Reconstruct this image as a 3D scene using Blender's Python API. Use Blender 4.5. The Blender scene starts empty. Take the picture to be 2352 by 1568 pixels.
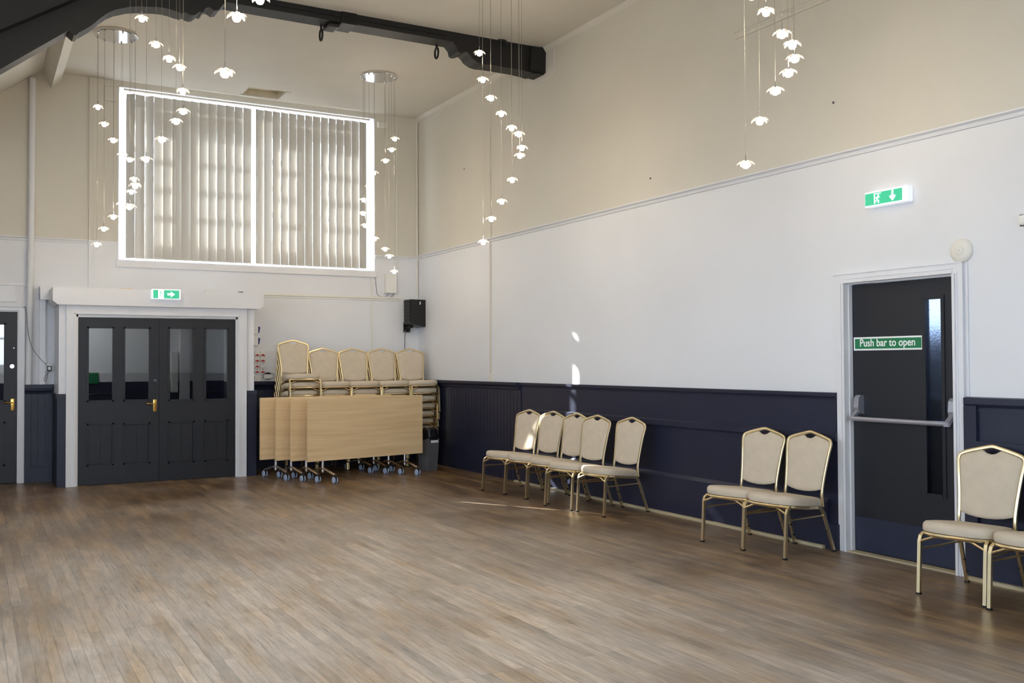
import bpy, bmesh, math, random
from mathutils import Vector, Matrix, Euler
random.seed(7)
C = bpy.context.scene.collection
PI = math.pi

# ------------------------------------------------------------------ materials
def lin(c):
    return tuple((x / 12.92 if x <= .04045 else ((x + .055) / 1.055) ** 2.4) for x in [v / 255 for v in c]) + (1,)

def mat(name, rgb, rough=.6, metal=0., noise=0., nscale=6., bump=0., bscale=60., spec=.5, emit=None, estr=0., coat=0., stretch=(1, 1, 1)):
    m = bpy.data.materials.new(name); m.use_nodes = True
    nt = m.node_tree; b = nt.nodes['Principled BSDF']
    col = lin(rgb)
    b.inputs['Base Color'].default_value = col
    b.inputs['Roughness'].default_value = rough
    b.inputs['Metallic'].default_value = metal
    b.inputs['Specular IOR Level'].default_value = spec
    b.inputs['Coat Weight'].default_value = coat
    if emit:
        b.inputs['Emission Color'].default_value = lin(emit); b.inputs['Emission Strength'].default_value = estr
    tc = nt.nodes.new('ShaderNodeTexCoord'); mp = nt.nodes.new('ShaderNodeMapping')
    mp.inputs['Scale'].default_value = stretch
    nt.links.new(tc.outputs['Object'], mp.inputs['Vector'])
    if noise or True:
        n = nt.nodes.new('ShaderNodeTexNoise'); n.inputs['Scale'].default_value = nscale; n.inputs['Detail'].default_value = 5
        nt.links.new(mp.outputs['Vector'], n.inputs['Vector'])
        r = nt.nodes.new('ShaderNodeMapRange'); nn = max(noise, .01)
        r.inputs['From Min'].default_value = .3; r.inputs['From Max'].default_value = .7
        r.inputs['To Min'].default_value = 1 - nn; r.inputs['To Max'].default_value = 1 + nn * .4
        nt.links.new(n.outputs['Fac'], r.inputs['Value'])
        mx = nt.nodes.new('ShaderNodeVectorMath'); mx.operation = 'SCALE'
        mx.inputs[0].default_value = col[:3]
        nt.links.new(r.outputs['Result'], mx.inputs['Scale'])
        nt.links.new(mx.outputs['Vector'], b.inputs['Base Color'])
    if bump:
        n2 = nt.nodes.new('ShaderNodeTexNoise'); n2.inputs['Scale'].default_value = bscale; n2.inputs['Detail'].default_value = 3
        nt.links.new(mp.outputs['Vector'], n2.inputs['Vector'])
        bp = nt.nodes.new('ShaderNodeBump'); bp.inputs['Strength'].default_value = bump; bp.inputs['Distance'].default_value = .004
        nt.links.new(n2.outputs['Fac'], bp.inputs['Height']); nt.links.new(bp.outputs['Normal'], b.inputs['Normal'])
    return m

def glass_mat(name, tint=(1, 1, 1), refl=.1, rough=0.02):
    m = bpy.data.materials.new(name); m.use_nodes = True; nt = m.node_tree
    nt.nodes.remove(nt.nodes['Principled BSDF']); out = nt.nodes['Material Output']
    t = nt.nodes.new('ShaderNodeBsdfTransparent'); t.inputs['Color'].default_value = (*tint, 1)
    g = nt.nodes.new('ShaderNodeBsdfGlossy'); g.inputs['Roughness'].default_value = rough
    f = nt.nodes.new('ShaderNodeLayerWeight'); f.inputs['Blend'].default_value = .5
    p = nt.nodes.new('ShaderNodeMath'); p.operation = 'POWER'; p.inputs[1].default_value = 4.
    nt.links.new(f.outputs['Facing'], p.inputs[0])
    a = nt.nodes.new('ShaderNodeMath'); a.operation = 'MULTIPLY_ADD'; a.inputs[1].default_value = .6; a.inputs[2].default_value = refl
    nt.links.new(p.outputs[0], a.inputs[0])
    mx = nt.nodes.new('ShaderNodeMixShader')
    nt.links.new(a.outputs[0], mx.inputs[0]); nt.links.new(t.outputs[0], mx.inputs[1]); nt.links.new(g.outputs[0], mx.inputs[2])
    nt.links.new(mx.outputs[0], out.inputs['Surface'])
    return m

def emis_mat(name, rgb, s):
    m = bpy.data.materials.new(name); m.use_nodes = True; nt = m.node_tree
    nt.nodes.remove(nt.nodes['Principled BSDF']); out = nt.nodes['Material Output']
    e = nt.nodes.new('ShaderNodeEmission'); e.inputs['Color'].default_value = lin(rgb); e.inputs['Strength'].default_value = s
    nt.links.new(e.outputs[0], out.inputs['Surface'])
    return m

M = {}
M['white'] = mat('white_wall_paint', (225, 226, 230), .55, noise=.03, nscale=1.2, bump=.15, bscale=45)
M['beige'] = mat('stone_wall_paint', (211, 206, 195), .6, noise=.04, nscale=1.0, bump=.15, bscale=45)
M['ceil'] = mat('ceiling_paint', (214, 210, 201), .7, noise=.06, nscale=.9, bump=.1, bscale=30)
M['trimw'] = mat('white_gloss_paint', (226, 226, 230), .32, noise=.03, nscale=3)
M['navy'] = mat('navy_gloss_paint', (29, 33, 56), .45, noise=.12, nscale=3, bump=.12, bscale=30)
M['door'] = mat('charcoal_navy_door_paint', (18, 20, 30), .46, noise=.1, nscale=3, bump=.1, bscale=35)
M['kick'] = mat('navy_kick_plate_paint', (37, 43, 66), .4, noise=.18, nscale=5)
M['beam'] = mat('black_brown_beam_paint', (16, 15, 16), .55, noise=.15, nscale=5, bump=.3, bscale=20)
M['iron'] = mat('black_iron', (28, 27, 27), .45, metal=.4)
M['gold'] = mat('brushed_gold_frame', (234, 216, 176), .32, metal=1., noise=.05)
M['fabric'] = mat('beige_woven_fabric', (206, 192, 172), .9, noise=.06, nscale=14, bump=.4, bscale=420, spec=.2)
M['blackrub'] = mat('black_rubber', (22, 22, 24), .6)
M['chrome'] = mat('polished_chrome', (225, 225, 228), .09, metal=1.)
M['brass'] = mat('polished_brass', (214, 172, 90), .2, metal=1.)
M['steel'] = mat('satin_silver', (176, 178, 190), .36, metal=.75)
M['castor'] = mat('pale_blue_grey_castor', (168, 186, 216), .35)
M['plastic'] = mat('white_plastic', (232, 231, 227), .35)
M['cream'] = mat('cream_plastic', (226, 223, 215), .4)
M['blackp'] = mat('black_plastic', (20, 20, 22), .42, noise=.1)
M['greyp'] = mat('grey_bin_plastic', (92, 92, 96), .5, noise=.06)
M['bag'] = mat('black_bin_liner', (16, 17, 20), .28, noise=.2, bump=.8, bscale=25)
M['paper'] = mat('white_label', (236, 236, 236), .6)
M['red'] = mat('red_marking', (182, 44, 52), .5)
M['blue'] = mat('dark_blue_plastic', (44, 50, 120), .4)
M['batten'] = mat('pale_timber_batten', (186, 172, 142), .6, noise=.15, nscale=6, stretch=(20, 1, 20))
M['dark'] = mat('dark_void', (30, 28, 26), .8)
M['hatch'] = mat('dusty_hatch_paint', (205, 195, 172), .8, noise=.15, nscale=10)
M['green'] = mat('green_sign_face', (20, 118, 72), .45)
M['signw'] = mat('sign_white', (240, 242, 240), .45)
M['wire'] = mat('grey_wire', (90, 88, 84), .45, metal=.5)
M['silver_wire'] = mat('pendant_wire', (150, 148, 140), .35, metal=.8)
M['glass'] = glass_mat('window_glass', (.95, .97, .98), .06)
M['doorglass'] = glass_mat('door_glass', (.55, .57, .58), .09)
M['ext'] = mat('exterior_render', (40, 41, 46), .9, noise=.2)
M['ground'] = mat('exterior_paving', (96, 94, 90), .9, noise=.2, nscale=2)
M['bulb'] = emis_mat('lit_bulb', (255, 236, 205), 80.)
M['exitg'] = mat('lit_green_exit_face', (36, 150, 110), .4, emit=(70, 205, 158), estr=.38)
M['exitw'] = mat('lit_white_exit_mark', (240, 255, 250), .4, emit=(240, 255, 250), estr=.8)
M['exitb'] = mat('lit_white_exit_housing', (236, 238, 240), .35, emit=(232, 242, 255), estr=.25)

# crystal petals: clear glass look that passes light
def petal_mat():
    m = bpy.data.materials.new('crystal_petal'); m.use_nodes = True; nt = m.node_tree
    b = nt.nodes['Principled BSDF']
    b.inputs['Base Color'].default_value = (1, .97, .9, 1); b.inputs['Roughness'].default_value = .08
    b.inputs['Transmission Weight'].default_value = .75; b.inputs['IOR'].default_value = 1.45
    b.inputs['Subsurface Weight'].default_value = 0
    return m
M['petal'] = petal_mat()

def slat_mat():
    m = bpy.data.materials.new('blind_fabric'); m.use_nodes = True; nt = m.node_tree
    nt.nodes.remove(nt.nodes['Principled BSDF']); out = nt.nodes['Material Output']
    tc = nt.nodes.new('ShaderNodeTexCoord'); n = nt.nodes.new('ShaderNodeTexNoise'); n.inputs['Scale'].default_value = 200
    nt.links.new(tc.outputs['Object'], n.inputs['Vector'])
    cr = nt.nodes.new('ShaderNodeValToRGB'); cr.color_ramp.elements[0].color = lin((184, 180, 172)); cr.color_ramp.elements[1].color = lin((202, 198, 190))
    nt.links.new(n.outputs['Fac'], cr.inputs['Fac'])
    d = nt.nodes.new('ShaderNodeBsdfDiffuse'); t = nt.nodes.new('ShaderNodeBsdfTranslucent'); t.inputs['Color'].default_value = (.66, .70, .74, 1)
    nt.links.new(cr.outputs[0], d.inputs['Color'])
    mx = nt.nodes.new('ShaderNodeMixShader'); mx.inputs[0].default_value = .012
    nt.links.new(d.outputs[0], mx.inputs[1]); nt.links.new(t.outputs[0], mx.inputs[2]); nt.links.new(mx.outputs[0], out.inputs['Surface'])
    return m
M['slat'] = slat_mat()

def frosted():
    m = bpy.data.materials.new('frosted_glass'); m.use_nodes = True; nt = m.node_tree
    b = nt.nodes['Principled BSDF']; b.inputs['Base Color'].default_value = (.10, .125, .18, 1)
    b.inputs['Roughness'].default_value = .32; b.inputs['Transmission Weight'].default_value = 1.; b.inputs['IOR'].default_value = 1.25
    tc = nt.nodes.new('ShaderNodeTexCoord'); n = nt.nodes.new('ShaderNodeTexVoronoi'); n.inputs['Scale'].default_value = 90
    nt.links.new(tc.outputs['Object'], n.inputs['Vector'])
    bp = nt.nodes.new('ShaderNodeBump'); bp.inputs['Strength'].default_value = .3; bp.inputs['Distance'].default_value = .003
    nt.links.new(n.outputs['Distance'], bp.inputs['Height']); nt.links.new(bp.outputs['Normal'], b.inputs['Normal'])
    return m
M['frost'] = frosted()

def floor_mat():
    m = bpy.data.materials.new('worn_strip_wood_floor'); m.use_nodes = True; nt = m.node_tree; L = nt.links.new
    N = nt.nodes.new; b = nt.nodes['Principled BSDF']
    tc = N('ShaderNodeTexCoord'); sp = N('ShaderNodeSeparateXYZ'); L(tc.outputs['Object'], sp.inputs[0])
    cb = N('ShaderNodeCombineXYZ'); L(sp.outputs['Y'], cb.inputs['X']); L(sp.outputs['X'], cb.inputs['Y'])
    def brick(w, h, c1, c2, mort, off, msize, bias=0.):
        n = N('ShaderNodeTexBrick'); n.inputs['Scale'].default_value = 1; n.inputs['Brick Width'].default_value = w; n.inputs['Row Height'].default_value = h
        n.inputs['Color1'].default_value = c1; n.inputs['Color2'].default_value = c2; n.inputs['Mortar'].default_value = mort
        n.inputs['Mortar Size'].default_value = msize; n.inputs['Mortar Smooth'].default_value = .3; n.inputs['Bias'].default_value = bias
        n.offset = off; n.offset_frequency = 3; n.squash = 1.; L(cb.outputs[0], n.inputs['Vector']); return n
    g = lambda v: (v, v, v, 1)
    # shared joint lines, per-board tone
    br = brick(.82, .056, g(0.), g(1.), g(.5), .37, .0014)
    # second tone variation from white noise on board id
    fl = N('ShaderNodeMath'); fl.operation = 'DIVIDE'; L(sp.outputs['X'], fl.inputs[0]); fl.inputs[1].default_value = .056
    fr = N('ShaderNodeMath'); fr.operation = 'FLOOR'; L(fl.outputs[0], fr.inputs[0])
    wy = N('ShaderNodeTexWhiteNoise'); wy.noise_dimensions = '1D'; L(fr.outputs[0], wy.inputs['W'])
    yo = N('ShaderNodeMath'); yo.operation = 'MULTIPLY_ADD'; L(wy.outputs['Value'], yo.inputs[0]); yo.inputs[1].default_value = 3.; L(sp.outputs['Y'], yo.inputs[2])
    ncb = N('ShaderNodeCombineXYZ'); L(fr.outputs[0], ncb.inputs['X']); L(yo.outputs[0], ncb.inputs['Y'])
    lw = N('ShaderNodeTexNoise'); lw.inputs['Scale'].default_value = .9; lw.inputs['Detail'].default_value = 3; L(ncb.outputs[0], lw.inputs['Vector'])
    # grain
    mp = N('ShaderNodeMapping'); mp.inputs['Scale'].default_value = (46, 5., 1); L(tc.outputs['Object'], mp.inputs['Vector'])
    gr = N('ShaderNodeTexNoise'); gr.inputs['Scale'].default_value = 1.; gr.inputs['Detail'].default_value = 6; gr.inputs['Roughness'].default_value = .62; L(mp.outputs[0], gr.inputs['Vector'])
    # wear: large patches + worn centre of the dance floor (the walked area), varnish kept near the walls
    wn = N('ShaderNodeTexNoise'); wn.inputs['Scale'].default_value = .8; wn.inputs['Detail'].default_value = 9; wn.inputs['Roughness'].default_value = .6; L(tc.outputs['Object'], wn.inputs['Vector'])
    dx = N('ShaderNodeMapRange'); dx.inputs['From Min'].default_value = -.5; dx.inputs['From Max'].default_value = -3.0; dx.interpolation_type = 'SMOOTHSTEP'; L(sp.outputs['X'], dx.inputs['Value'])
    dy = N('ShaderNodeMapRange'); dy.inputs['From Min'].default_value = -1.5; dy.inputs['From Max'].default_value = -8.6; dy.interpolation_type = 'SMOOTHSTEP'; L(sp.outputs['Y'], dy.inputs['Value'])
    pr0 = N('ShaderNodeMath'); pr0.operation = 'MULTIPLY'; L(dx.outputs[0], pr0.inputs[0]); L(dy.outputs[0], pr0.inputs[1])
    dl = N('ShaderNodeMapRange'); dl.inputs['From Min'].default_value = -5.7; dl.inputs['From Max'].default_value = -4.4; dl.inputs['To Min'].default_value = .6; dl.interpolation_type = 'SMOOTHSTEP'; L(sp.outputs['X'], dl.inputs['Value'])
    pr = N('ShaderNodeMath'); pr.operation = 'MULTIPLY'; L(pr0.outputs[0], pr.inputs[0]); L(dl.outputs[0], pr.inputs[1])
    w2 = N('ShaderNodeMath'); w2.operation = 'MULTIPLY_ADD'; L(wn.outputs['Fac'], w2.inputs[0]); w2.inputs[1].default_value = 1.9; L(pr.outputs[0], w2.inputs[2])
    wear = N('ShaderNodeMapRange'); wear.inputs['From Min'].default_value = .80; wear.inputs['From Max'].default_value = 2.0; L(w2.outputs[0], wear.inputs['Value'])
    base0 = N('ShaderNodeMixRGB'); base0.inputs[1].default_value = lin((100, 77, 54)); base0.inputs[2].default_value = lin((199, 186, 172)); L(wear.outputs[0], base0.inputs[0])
    mg = N('ShaderNodeMapping'); mg.inputs['Scale'].default_value = (5., .9, 1); L(tc.outputs['Object'], mg.inputs['Vector'])
    gn = N('ShaderNodeTexNoise'); gn.inputs['Scale'].default_value = 1.3; gn.inputs['Detail'].default_value = 8; gn.inputs['Roughness'].default_value = .65; L(mg.outputs[0], gn.inputs['Vector'])
    gf = N('ShaderNodeMapRange'); gf.inputs['From Min'].default_value = .46; gf.inputs['From Max'].default_value = .66; gf.inputs['To Max'].default_value = .62; L(gn.outputs['Fac'], gf.inputs['Value'])
    base = N('ShaderNodeMixRGB'); base.inputs[2].default_value = lin((172, 140, 98)); L(base0.outputs[0], base.inputs[1]); L(gf.outputs[0], base.inputs[0])
    # tone factor = boards*.35 + noise + grain
    t1 = N('ShaderNodeMapRange'); t1.inputs['To Min'].default_value = .87; t1.inputs['To Max'].default_value = 1.13; L(br.outputs['Color'], t1.inputs['Value'])
    t2 = N('ShaderNodeMapRange'); t2.inputs['From Min'].default_value = .25; t2.inputs['From Max'].default_value = .75; t2.inputs['To Min'].default_value = .76; t2.inputs['To Max'].default_value = 1.2; L(lw.outputs['Fac'], t2.inputs['Value'])
    t3 = N('ShaderNodeMapRange'); t3.inputs['From Min'].default_value = .3; t3.inputs['From Max'].default_value = .7; t3.inputs['To Min'].default_value = .76; t3.inputs['To Max'].default_value = 1.16; L(gr.outputs['Fac'], t3.inputs['Value'])
    m1 = N('ShaderNodeMath'); m1.operation = 'MULTIPLY'; L(t1.outputs[0], m1.inputs[0]); L(t2.outputs[0], m1.inputs[1])
    m2 = N('ShaderNodeMath'); m2.operation = 'MULTIPLY'; L(m1.outputs[0], m2.inputs[0]); L(t3.outputs[0], m2.inputs[1])
    ms = N('ShaderNodeMapping'); ms.inputs['Scale'].default_value = (34, 1.9, 1); ms.inputs['Location'].default_value = (3.1, 7.7, 0); L(tc.outputs['Object'], ms.inputs['Vector'])
    st = N('ShaderNodeTexNoise'); st.inputs['Scale'].default_value = 1.; st.inputs['Detail'].default_value = 5; st.inputs['Roughness'].default_value = .7; L(ms.outputs[0], st.inputs['Vector'])
    sf = N('ShaderNodeMapRange'); sf.inputs['From Min'].default_value = .30; sf.inputs['From Max'].default_value = .44; sf.inputs['To Min'].default_value = .60; sf.inputs['To Max'].default_value = 1.; L(st.outputs['Fac'], sf.inputs['Value'])
    m2b = N('ShaderNodeMath'); m2b.operation = 'MULTIPLY'; L(m2.outputs[0], m2b.inputs[0]); L(sf.outputs[0], m2b.inputs[1]); m2 = m2b
    # gaps
    gj = N('ShaderNodeMapRange'); gj.inputs['From Min'].default_value = .35; gj.inputs['From Max'].default_value = .65; gj.inputs['To Min'].default_value = .35; gj.inputs['To Max'].default_value = .7; L(wn.outputs['Fac'], gj.inputs['Value'])
    gp = N('ShaderNodeMapRange'); gp.inputs['To Min'].default_value = 1.; gp.inputs['To Max'].default_value = .2; gi = N('ShaderNodeMath'); gi.operation = 'MULTIPLY'; L(br.outputs['Fac'], gi.inputs[0]); L(gj.outputs[0], gi.inputs[1]); L(gi.outputs[0], gp.inputs['Value'])
    m3 = N('ShaderNodeMath'); m3.operation = 'MULTIPLY'; L(m2.outputs[0], m3.inputs[0]); L(gp.outputs[0], m3.inputs[1])
    sc = N('ShaderNodeVectorMath'); sc.operation = 'SCALE'; L(base.outputs[0], sc.inputs[0]); L(m3.outputs[0], sc.inputs['Scale'])
    L(sc.outputs[0], b.inputs['Base Color'])
    rr = N('ShaderNodeMapRange'); rr.inputs['To Min'].default_value = .27; rr.inputs['To Max'].default_value = .48; L(wear.outputs[0], rr.inputs['Value'])
    ra = N('ShaderNodeMath'); ra.operation = 'MULTIPLY_ADD'; L(gr.outputs['Fac'], ra.inputs[0]); ra.inputs[1].default_value = .12; L(rr.outputs[0], ra.inputs[2])
    L(ra.outputs[0], b.inputs['Roughness'])
    bp = N('ShaderNodeBump'); bp.inputs['Strength'].default_value = .35; bp.inputs['Distance'].default_value = .002
    L(m3.outputs[0], bp.inputs['Height']); L(bp.outputs['Normal'], b.inputs['Normal'])
    return m
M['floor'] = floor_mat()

def wood_mat():
    m = bpy.data.materials.new('pale_beech_laminate'); m.use_nodes = True; nt = m.node_tree; L = nt.links.new; N = nt.nodes.new
    b = nt.nodes['Principled BSDF']; b.inputs['Roughness'].default_value = .42
    tc = N('ShaderNodeTexCoord'); mp = N('ShaderNodeMapping'); mp.inputs['Scale'].default_value = (.8, 3, 16); L(tc.outputs['Object'], mp.inputs[0])
    n = N('ShaderNodeTexNoise'); n.inputs['Scale'].default_value = 1.4; n.inputs['Detail'].default_value = 6; L(mp.outputs[0], n.inputs['Vector'])
    cr = N('ShaderNodeValToRGB'); e = cr.color_ramp.elements
    e[0].position = .3; e[0].color = lin((220, 188, 142)); e[1].position = .7; e[1].color = lin((238, 210, 166))
    L(n.outputs['Fac'], cr.inputs[0]); L(cr.outputs[0], b.inputs['Base Color'])
    return m
M['beech'] = wood_mat()

# ------------------------------------------------------------------ mesh builder
class MB:
    def __init__(s): s.v = []; s.f = []; s.mi = []; s.sm = []
    def add(s, vs, fs, mi=0, smooth=False):
        o = len(s.v); s.v += [tuple(v) for v in vs]
        for f in fs: s.f.append([i + o for i in f]); s.mi.append(mi); s.sm.append(smooth)
        return s
    def box(s, x0, x1, y0, y1, z0, z1, mi=0, bev=0.):
        x0, x1 = sorted((x0, x1)); y0, y1 = sorted((y0, y1)); z0, z1 = sorted((z0, z1))
        if bev > 0:
            bm = bmesh.new(); bmesh.ops.create_cube(bm, size=1.)
            for v in bm.verts: v.co = Vector(((x0 + x1) / 2 + v.co.x * (x1 - x0), (y0 + y1) / 2 + v.co.y * (y1 - y0), (z0 + z1) / 2 + v.co.z * (z1 - z0)))
            bmesh.ops.bevel(bm, geom=list(bm.edges), offset=min(bev, .45 * min(x1 - x0, y1 - y0, z1 - z0)), segments=2, affect='EDGES', profile=.6)
            bm.verts.index_update()
            s.add([v.co.copy() for v in bm.verts], [[v.index for v in f.verts] for f in bm.faces], mi); bm.free(); return s
        return s.add([(x0, y0, z0), (x1, y0, z0), (x1, y1, z0), (x0, y1, z0), (x0, y0, z1), (x1, y0, z1), (x1, y1, z1), (x0, y1, z1)],
                     [(0, 3, 2, 1), (4, 5, 6, 7), (0, 1, 5, 4), (1, 2, 6, 5), (2, 3, 7, 6), (3, 0, 4, 7)], mi)
    def prism(s, pts, axis, a0, a1, mi=0, smooth=False):
        """extrude 2D polygon pts along axis: 'x' pts are (y,z); 'y' (x,z); 'z' (x,y)"""
        n = len(pts)
        def P(p, a): return {'x': (a, p[0], p[1]), 'y': (p[0], a, p[1]), 'z': (p[0], p[1], a)}[axis]
        vs = [P(p, a0) for p in pts] + [P(p, a1) for p in pts]
        fs = [list(range(n))[::-1], list(range(n, 2 * n))]
        s.add(vs, fs, mi)
        return s.add(vs, [(i, (i + 1) % n, n + (i + 1) % n, n + i) for i in range(n)], mi, smooth)
    def tube(s, pts, r, seg=8, mi=0, smooth=True, close=False, rb=None, ref=(0, 0, 1), cap=True, square=False):
        """swept tube; r = half width along side vector, rb = half width along the other"""
        pts = [Vector(p) for p in pts]; rb = rb or r; n = len(pts); rings = []
        side = None
        for i, p in enumerate(pts):
            if close: t = (pts[(i + 1) % n] - pts[i - 1]).normalized()
            else: t = (pts[min(i + 1, n - 1)] - pts[max(i - 1, 0)]).normalized()
            if side is None:
                rf = Vector(ref)
                if abs(rf.normalized().dot(t)) > .95: rf = Vector((1, 0, 0)) if abs(t.x) < .9 else Vector((0, 1, 0))
                side = t.cross(rf).normalized()
            else:
                side = (side - t * side.dot(t)).normalized()
            up = side.cross(t).normalized()
            ring = []
            for k in range(seg):
                a = 2 * PI * (k + (.5 if square else 0)) / seg
                ca, sa = math.cos(a), math.sin(a)
                if square: ca *= 1.3; sa *= 1.3
                ring.append(p + side * ca * r + up * sa * rb)
            rings.append(ring)
        vs = [v for g in rings for v in g]; fs = []
        for i in range(n if close else n - 1):
            for k in range(seg):
                a = i * seg + k; b = i * seg + (k + 1) % seg; j = ((i + 1) % n) * seg
                fs.append((a, b, j + (k + 1) % seg, j + k))
        if not close and cap: 
            fs.append(list(range(seg))[::-1]); fs.append([(n - 1) * seg + k for k in range(seg)])
        return s.add(vs, fs, mi, smooth)
    def lathe(s, prof, c=(0, 0, 0), seg=24, mi=0, axis='z', smooth=True):
        """prof list of (r, h)"""
        vs = []
        for r, h in prof:
            for k in range(seg):
                a = 2 * PI * k / seg; x, y = r * math.cos(a), r * math.sin(a)
                p = {'z': (x, y, h), 'x': (h, x, y), 'y': (x, h, y)}[axis]
                vs.append((p[0] + c[0], p[1] + c[1], p[2] + c[2]))
        fs = [(i * seg + k, i * seg + (k + 1) % seg, (i + 1) * seg + (k + 1) % seg, (i + 1) * seg + k) for i in range(len(prof) - 1) for k in range(seg)]
        fs += [list(range(seg))[::-1], [(len(prof) - 1) * seg + k for k in range(seg)]]
        return s.add(vs, fs, mi, smooth)
    def build(s, name, mats, parent=None, loc=(0, 0, 0), rot=None, fix=True):
        me = bpy.data.meshes.new(name); me.from_pydata(s.v, [], s.f)
        for m in (mats if isinstance(mats, (list, tuple)) else [mats]): me.materials.append(m)
        me.polygons.foreach_set('material_index', s.mi); me.polygons.foreach_set('use_smooth', s.sm)
        if fix:
            bm = bmesh.new(); bm.from_mesh(me); bmesh.ops.recalc_face_normals(bm, faces=bm.faces); bm.to_mesh(me); bm.free()
        me.update()
        if any(s.sm):
            try: me.set_sharp_from_angle(angle=math.radians(40))
            except Exception: pass
        o = bpy.data.objects.new(name, me); C.objects.link(o); o.location = loc
        if rot: o.rotation_euler = rot
        if parent is not None: o.parent = parent
        return o

def tag(o, label, cat, group=None):
    o['label'] = label; o['category'] = cat
    if group: o['group'] = group
    return o
def thing(name, label, cat, loc=(0, 0, 0), rotz=0., group=None):
    o = bpy.data.objects.new(name, None); C.objects.link(o); o.empty_display_size = .1
    o.location = loc; o.rotation_euler = (0, 0, rotz); return tag(o, label, cat, group)
def struct_empty(name, loc=(0, 0, 0)):
    o = bpy.data.objects.new(name, None); C.objects.link(o); o.location = loc; o['kind'] = 'structure'; return o
def struct(o): o['kind'] = 'structure'; return o
def dup(root, loc, rotz, label=None, group=None):
    r = root.copy(); C.objects.link(r); r.location = loc; r.rotation_euler = (0, 0, rotz)
    if label: r['label'] = label
    if group: r['group'] = group
    for ch in list(root.children):
        c = ch.copy(); C.objects.link(c); c.parent = r
        for g in list(ch.children):
            d = g.copy(); C.objects.link(d); d.parent = c
    return r
def text_mesh(txt, size, bold=0., depth=.0006):
    cu = bpy.data.curves.new('lettering', 'FONT'); cu.body = txt; cu.size = size; cu.offset = bold; cu.extrude = depth
    cu.align_x = 'CENTER'; cu.align_y = 'CENTER'
    o = bpy.data.objects.new('lettering', cu); C.objects.link(o)
    bpy.context.view_layer.update()
    me = bpy.data.meshes.new_from_object(o.evaluated_get(bpy.context.evaluated_depsgraph_get()))
    bpy.data.objects.remove(o); bpy.data.curves.remove(cu)
    return me

# ================================================================== SETTING
XL, YF = -8.2, -16.6           # left wall, front wall
ZD, ZR, ZC = 1.165, 2.95, 4.95 # dado, picture rail, ceiling
TR = -5.95                     # where the near ceiling starts to slope

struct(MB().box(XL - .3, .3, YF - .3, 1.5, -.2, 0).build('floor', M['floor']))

# ---- right wall with the emergency door opening
D0, D1, DT = -7.865, -8.775, 1.975
mb = MB()
for (ya, yb, za) in ((.3, D0, 0), (D0, D1, DT), (D1, YF - .3, 0)):
    for z0, z1, mi in ((0, ZD, 0), (ZD, ZR, 1), (ZR, ZC + .3, 2)):
        z0 = max(z0, za)
        if z0 < z1: mb.box(0, .3, ya, yb, z0, z1, mi)
struct(mb.build('wall_right', [M['navy'], M['white'], M['beige']]))

# ---- back wall: openings for the lobby, the left door and the window
W0, W1, WB, WT = -4.07, -.66, 2.70, 4.885
def zsplit(mb, x0, x1, y0, y1, z0, z1):
    for a, b, mi in ((0, ZD, 0), (ZD, 2.93, 1), (2.93, ZC + 1, 2)):
        a2, b2 = max(a, z0), min(b, z1)
        if a2 < b2: mb.box(x0, x1, y0, y1, a2, b2, mi)
mb = MB()
zsplit(mb, XL - .3, -6.10, 0, .3, 0, ZC + .3)
zsplit(mb, -6.10, -5.17, 0, .3, 2.045, ZC + .3)
zsplit(mb, -5.17, -4.62, 0, .3, 0, ZC + .3)
zsplit(mb, -4.62, W0, 0, .3, 2.05, ZC + .3)
zsplit(mb, W0, -2.70, 0, .3, 2.05, WB)
zsplit(mb, -2.70, W1, 0, .3, 0, WB)
zsplit(mb, W0, W1, 0, .3, WT, ZC + .3)
zsplit(mb, W1, 0, 0, .3, 0, ZC + .3)
struct(mb.build('wall_back', [M['navy'], M['white'], M['beige']]))

# ---- front wall (behind the camera) and left wall, both with tall windows
def wall_with_windows(name, horiz, fixed, a0, a1, wins, z0, z1, inner, outer):
    mb = MB(); cur = a0
    def bx(a, b, zz0, zz1):
        for p, q, mi in ((0, ZD, 0), (ZD, ZR, 1), (ZR, ZC + 1.4, 2)):
            p2, q2 = max(p, zz0), min(q, zz1)
            if p2 < q2:
                if horiz: mb.box(a, b, inner, outer, p2, q2, mi)
                else: mb.box(inner, outer, a, b, p2, q2, mi)
    for (w0, w1) in wins:
        bx(cur, w0, 0, ZC + .4); bx(w0, w1, 0, z0); bx(w0, w1, z1, ZC + .4); cur = w1
    bx(cur, a1, 0, ZC + .4)
    return struct(mb.build(name, [M['navy'], M['white'], M['beige']]))
LW = [(-15.6, -13.6), (-12.6, -10.6), (-9.6, -7.6), (-6.4, -4.6)]
FW = [(-7.8, -5.9), (-5.3, -3.6)]
wall_with_windows('wall_left', False, XL, YF - .3, .3, LW, 1.15, 3.2, XL, XL - .3)
wall_with_windows('wall_front', True, YF, XL - .3, .3, FW, 1.35, 4.3, YF, YF - .3)
nwin = 2
def plain_window(a0, a1, z0, z1, horiz, pos):
    global nwin
    e = struct_empty('window_%d' % nwin, ((a0 + a1) / 2, pos, z0) if horiz else (pos, (a0 + a1) / 2, z0)); nwin += 1
    h = (a1 - a0) / 2; zt = z1 - z0; mb = MB(); g = MB()
    def bx(p, q, u, v, t, m):
        if horiz: m.box(p, q, -t, t, u, v)
        else: m.box(-t, t, p, q, u, v)
    for p, q in ((-h, -h + .07), (h - .07, h), (-.035, .035)): bx(p, q, 0, zt, .035, mb)
    for u in (0, zt - .07, zt / 2 - .03, zt / 4, zt * .75): bx(-h, h, u, u + .06, .03, mb)
    bx(-h + .02, h - .02, .02, zt - .02, .003, g)
    mb.build('window_frame', M['trimw'], e); g.build('glass_pane', M['glass'], e)
for a, b in LW: plain_window(a, b, 1.15, 3.2, False, XL - .15)
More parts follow.
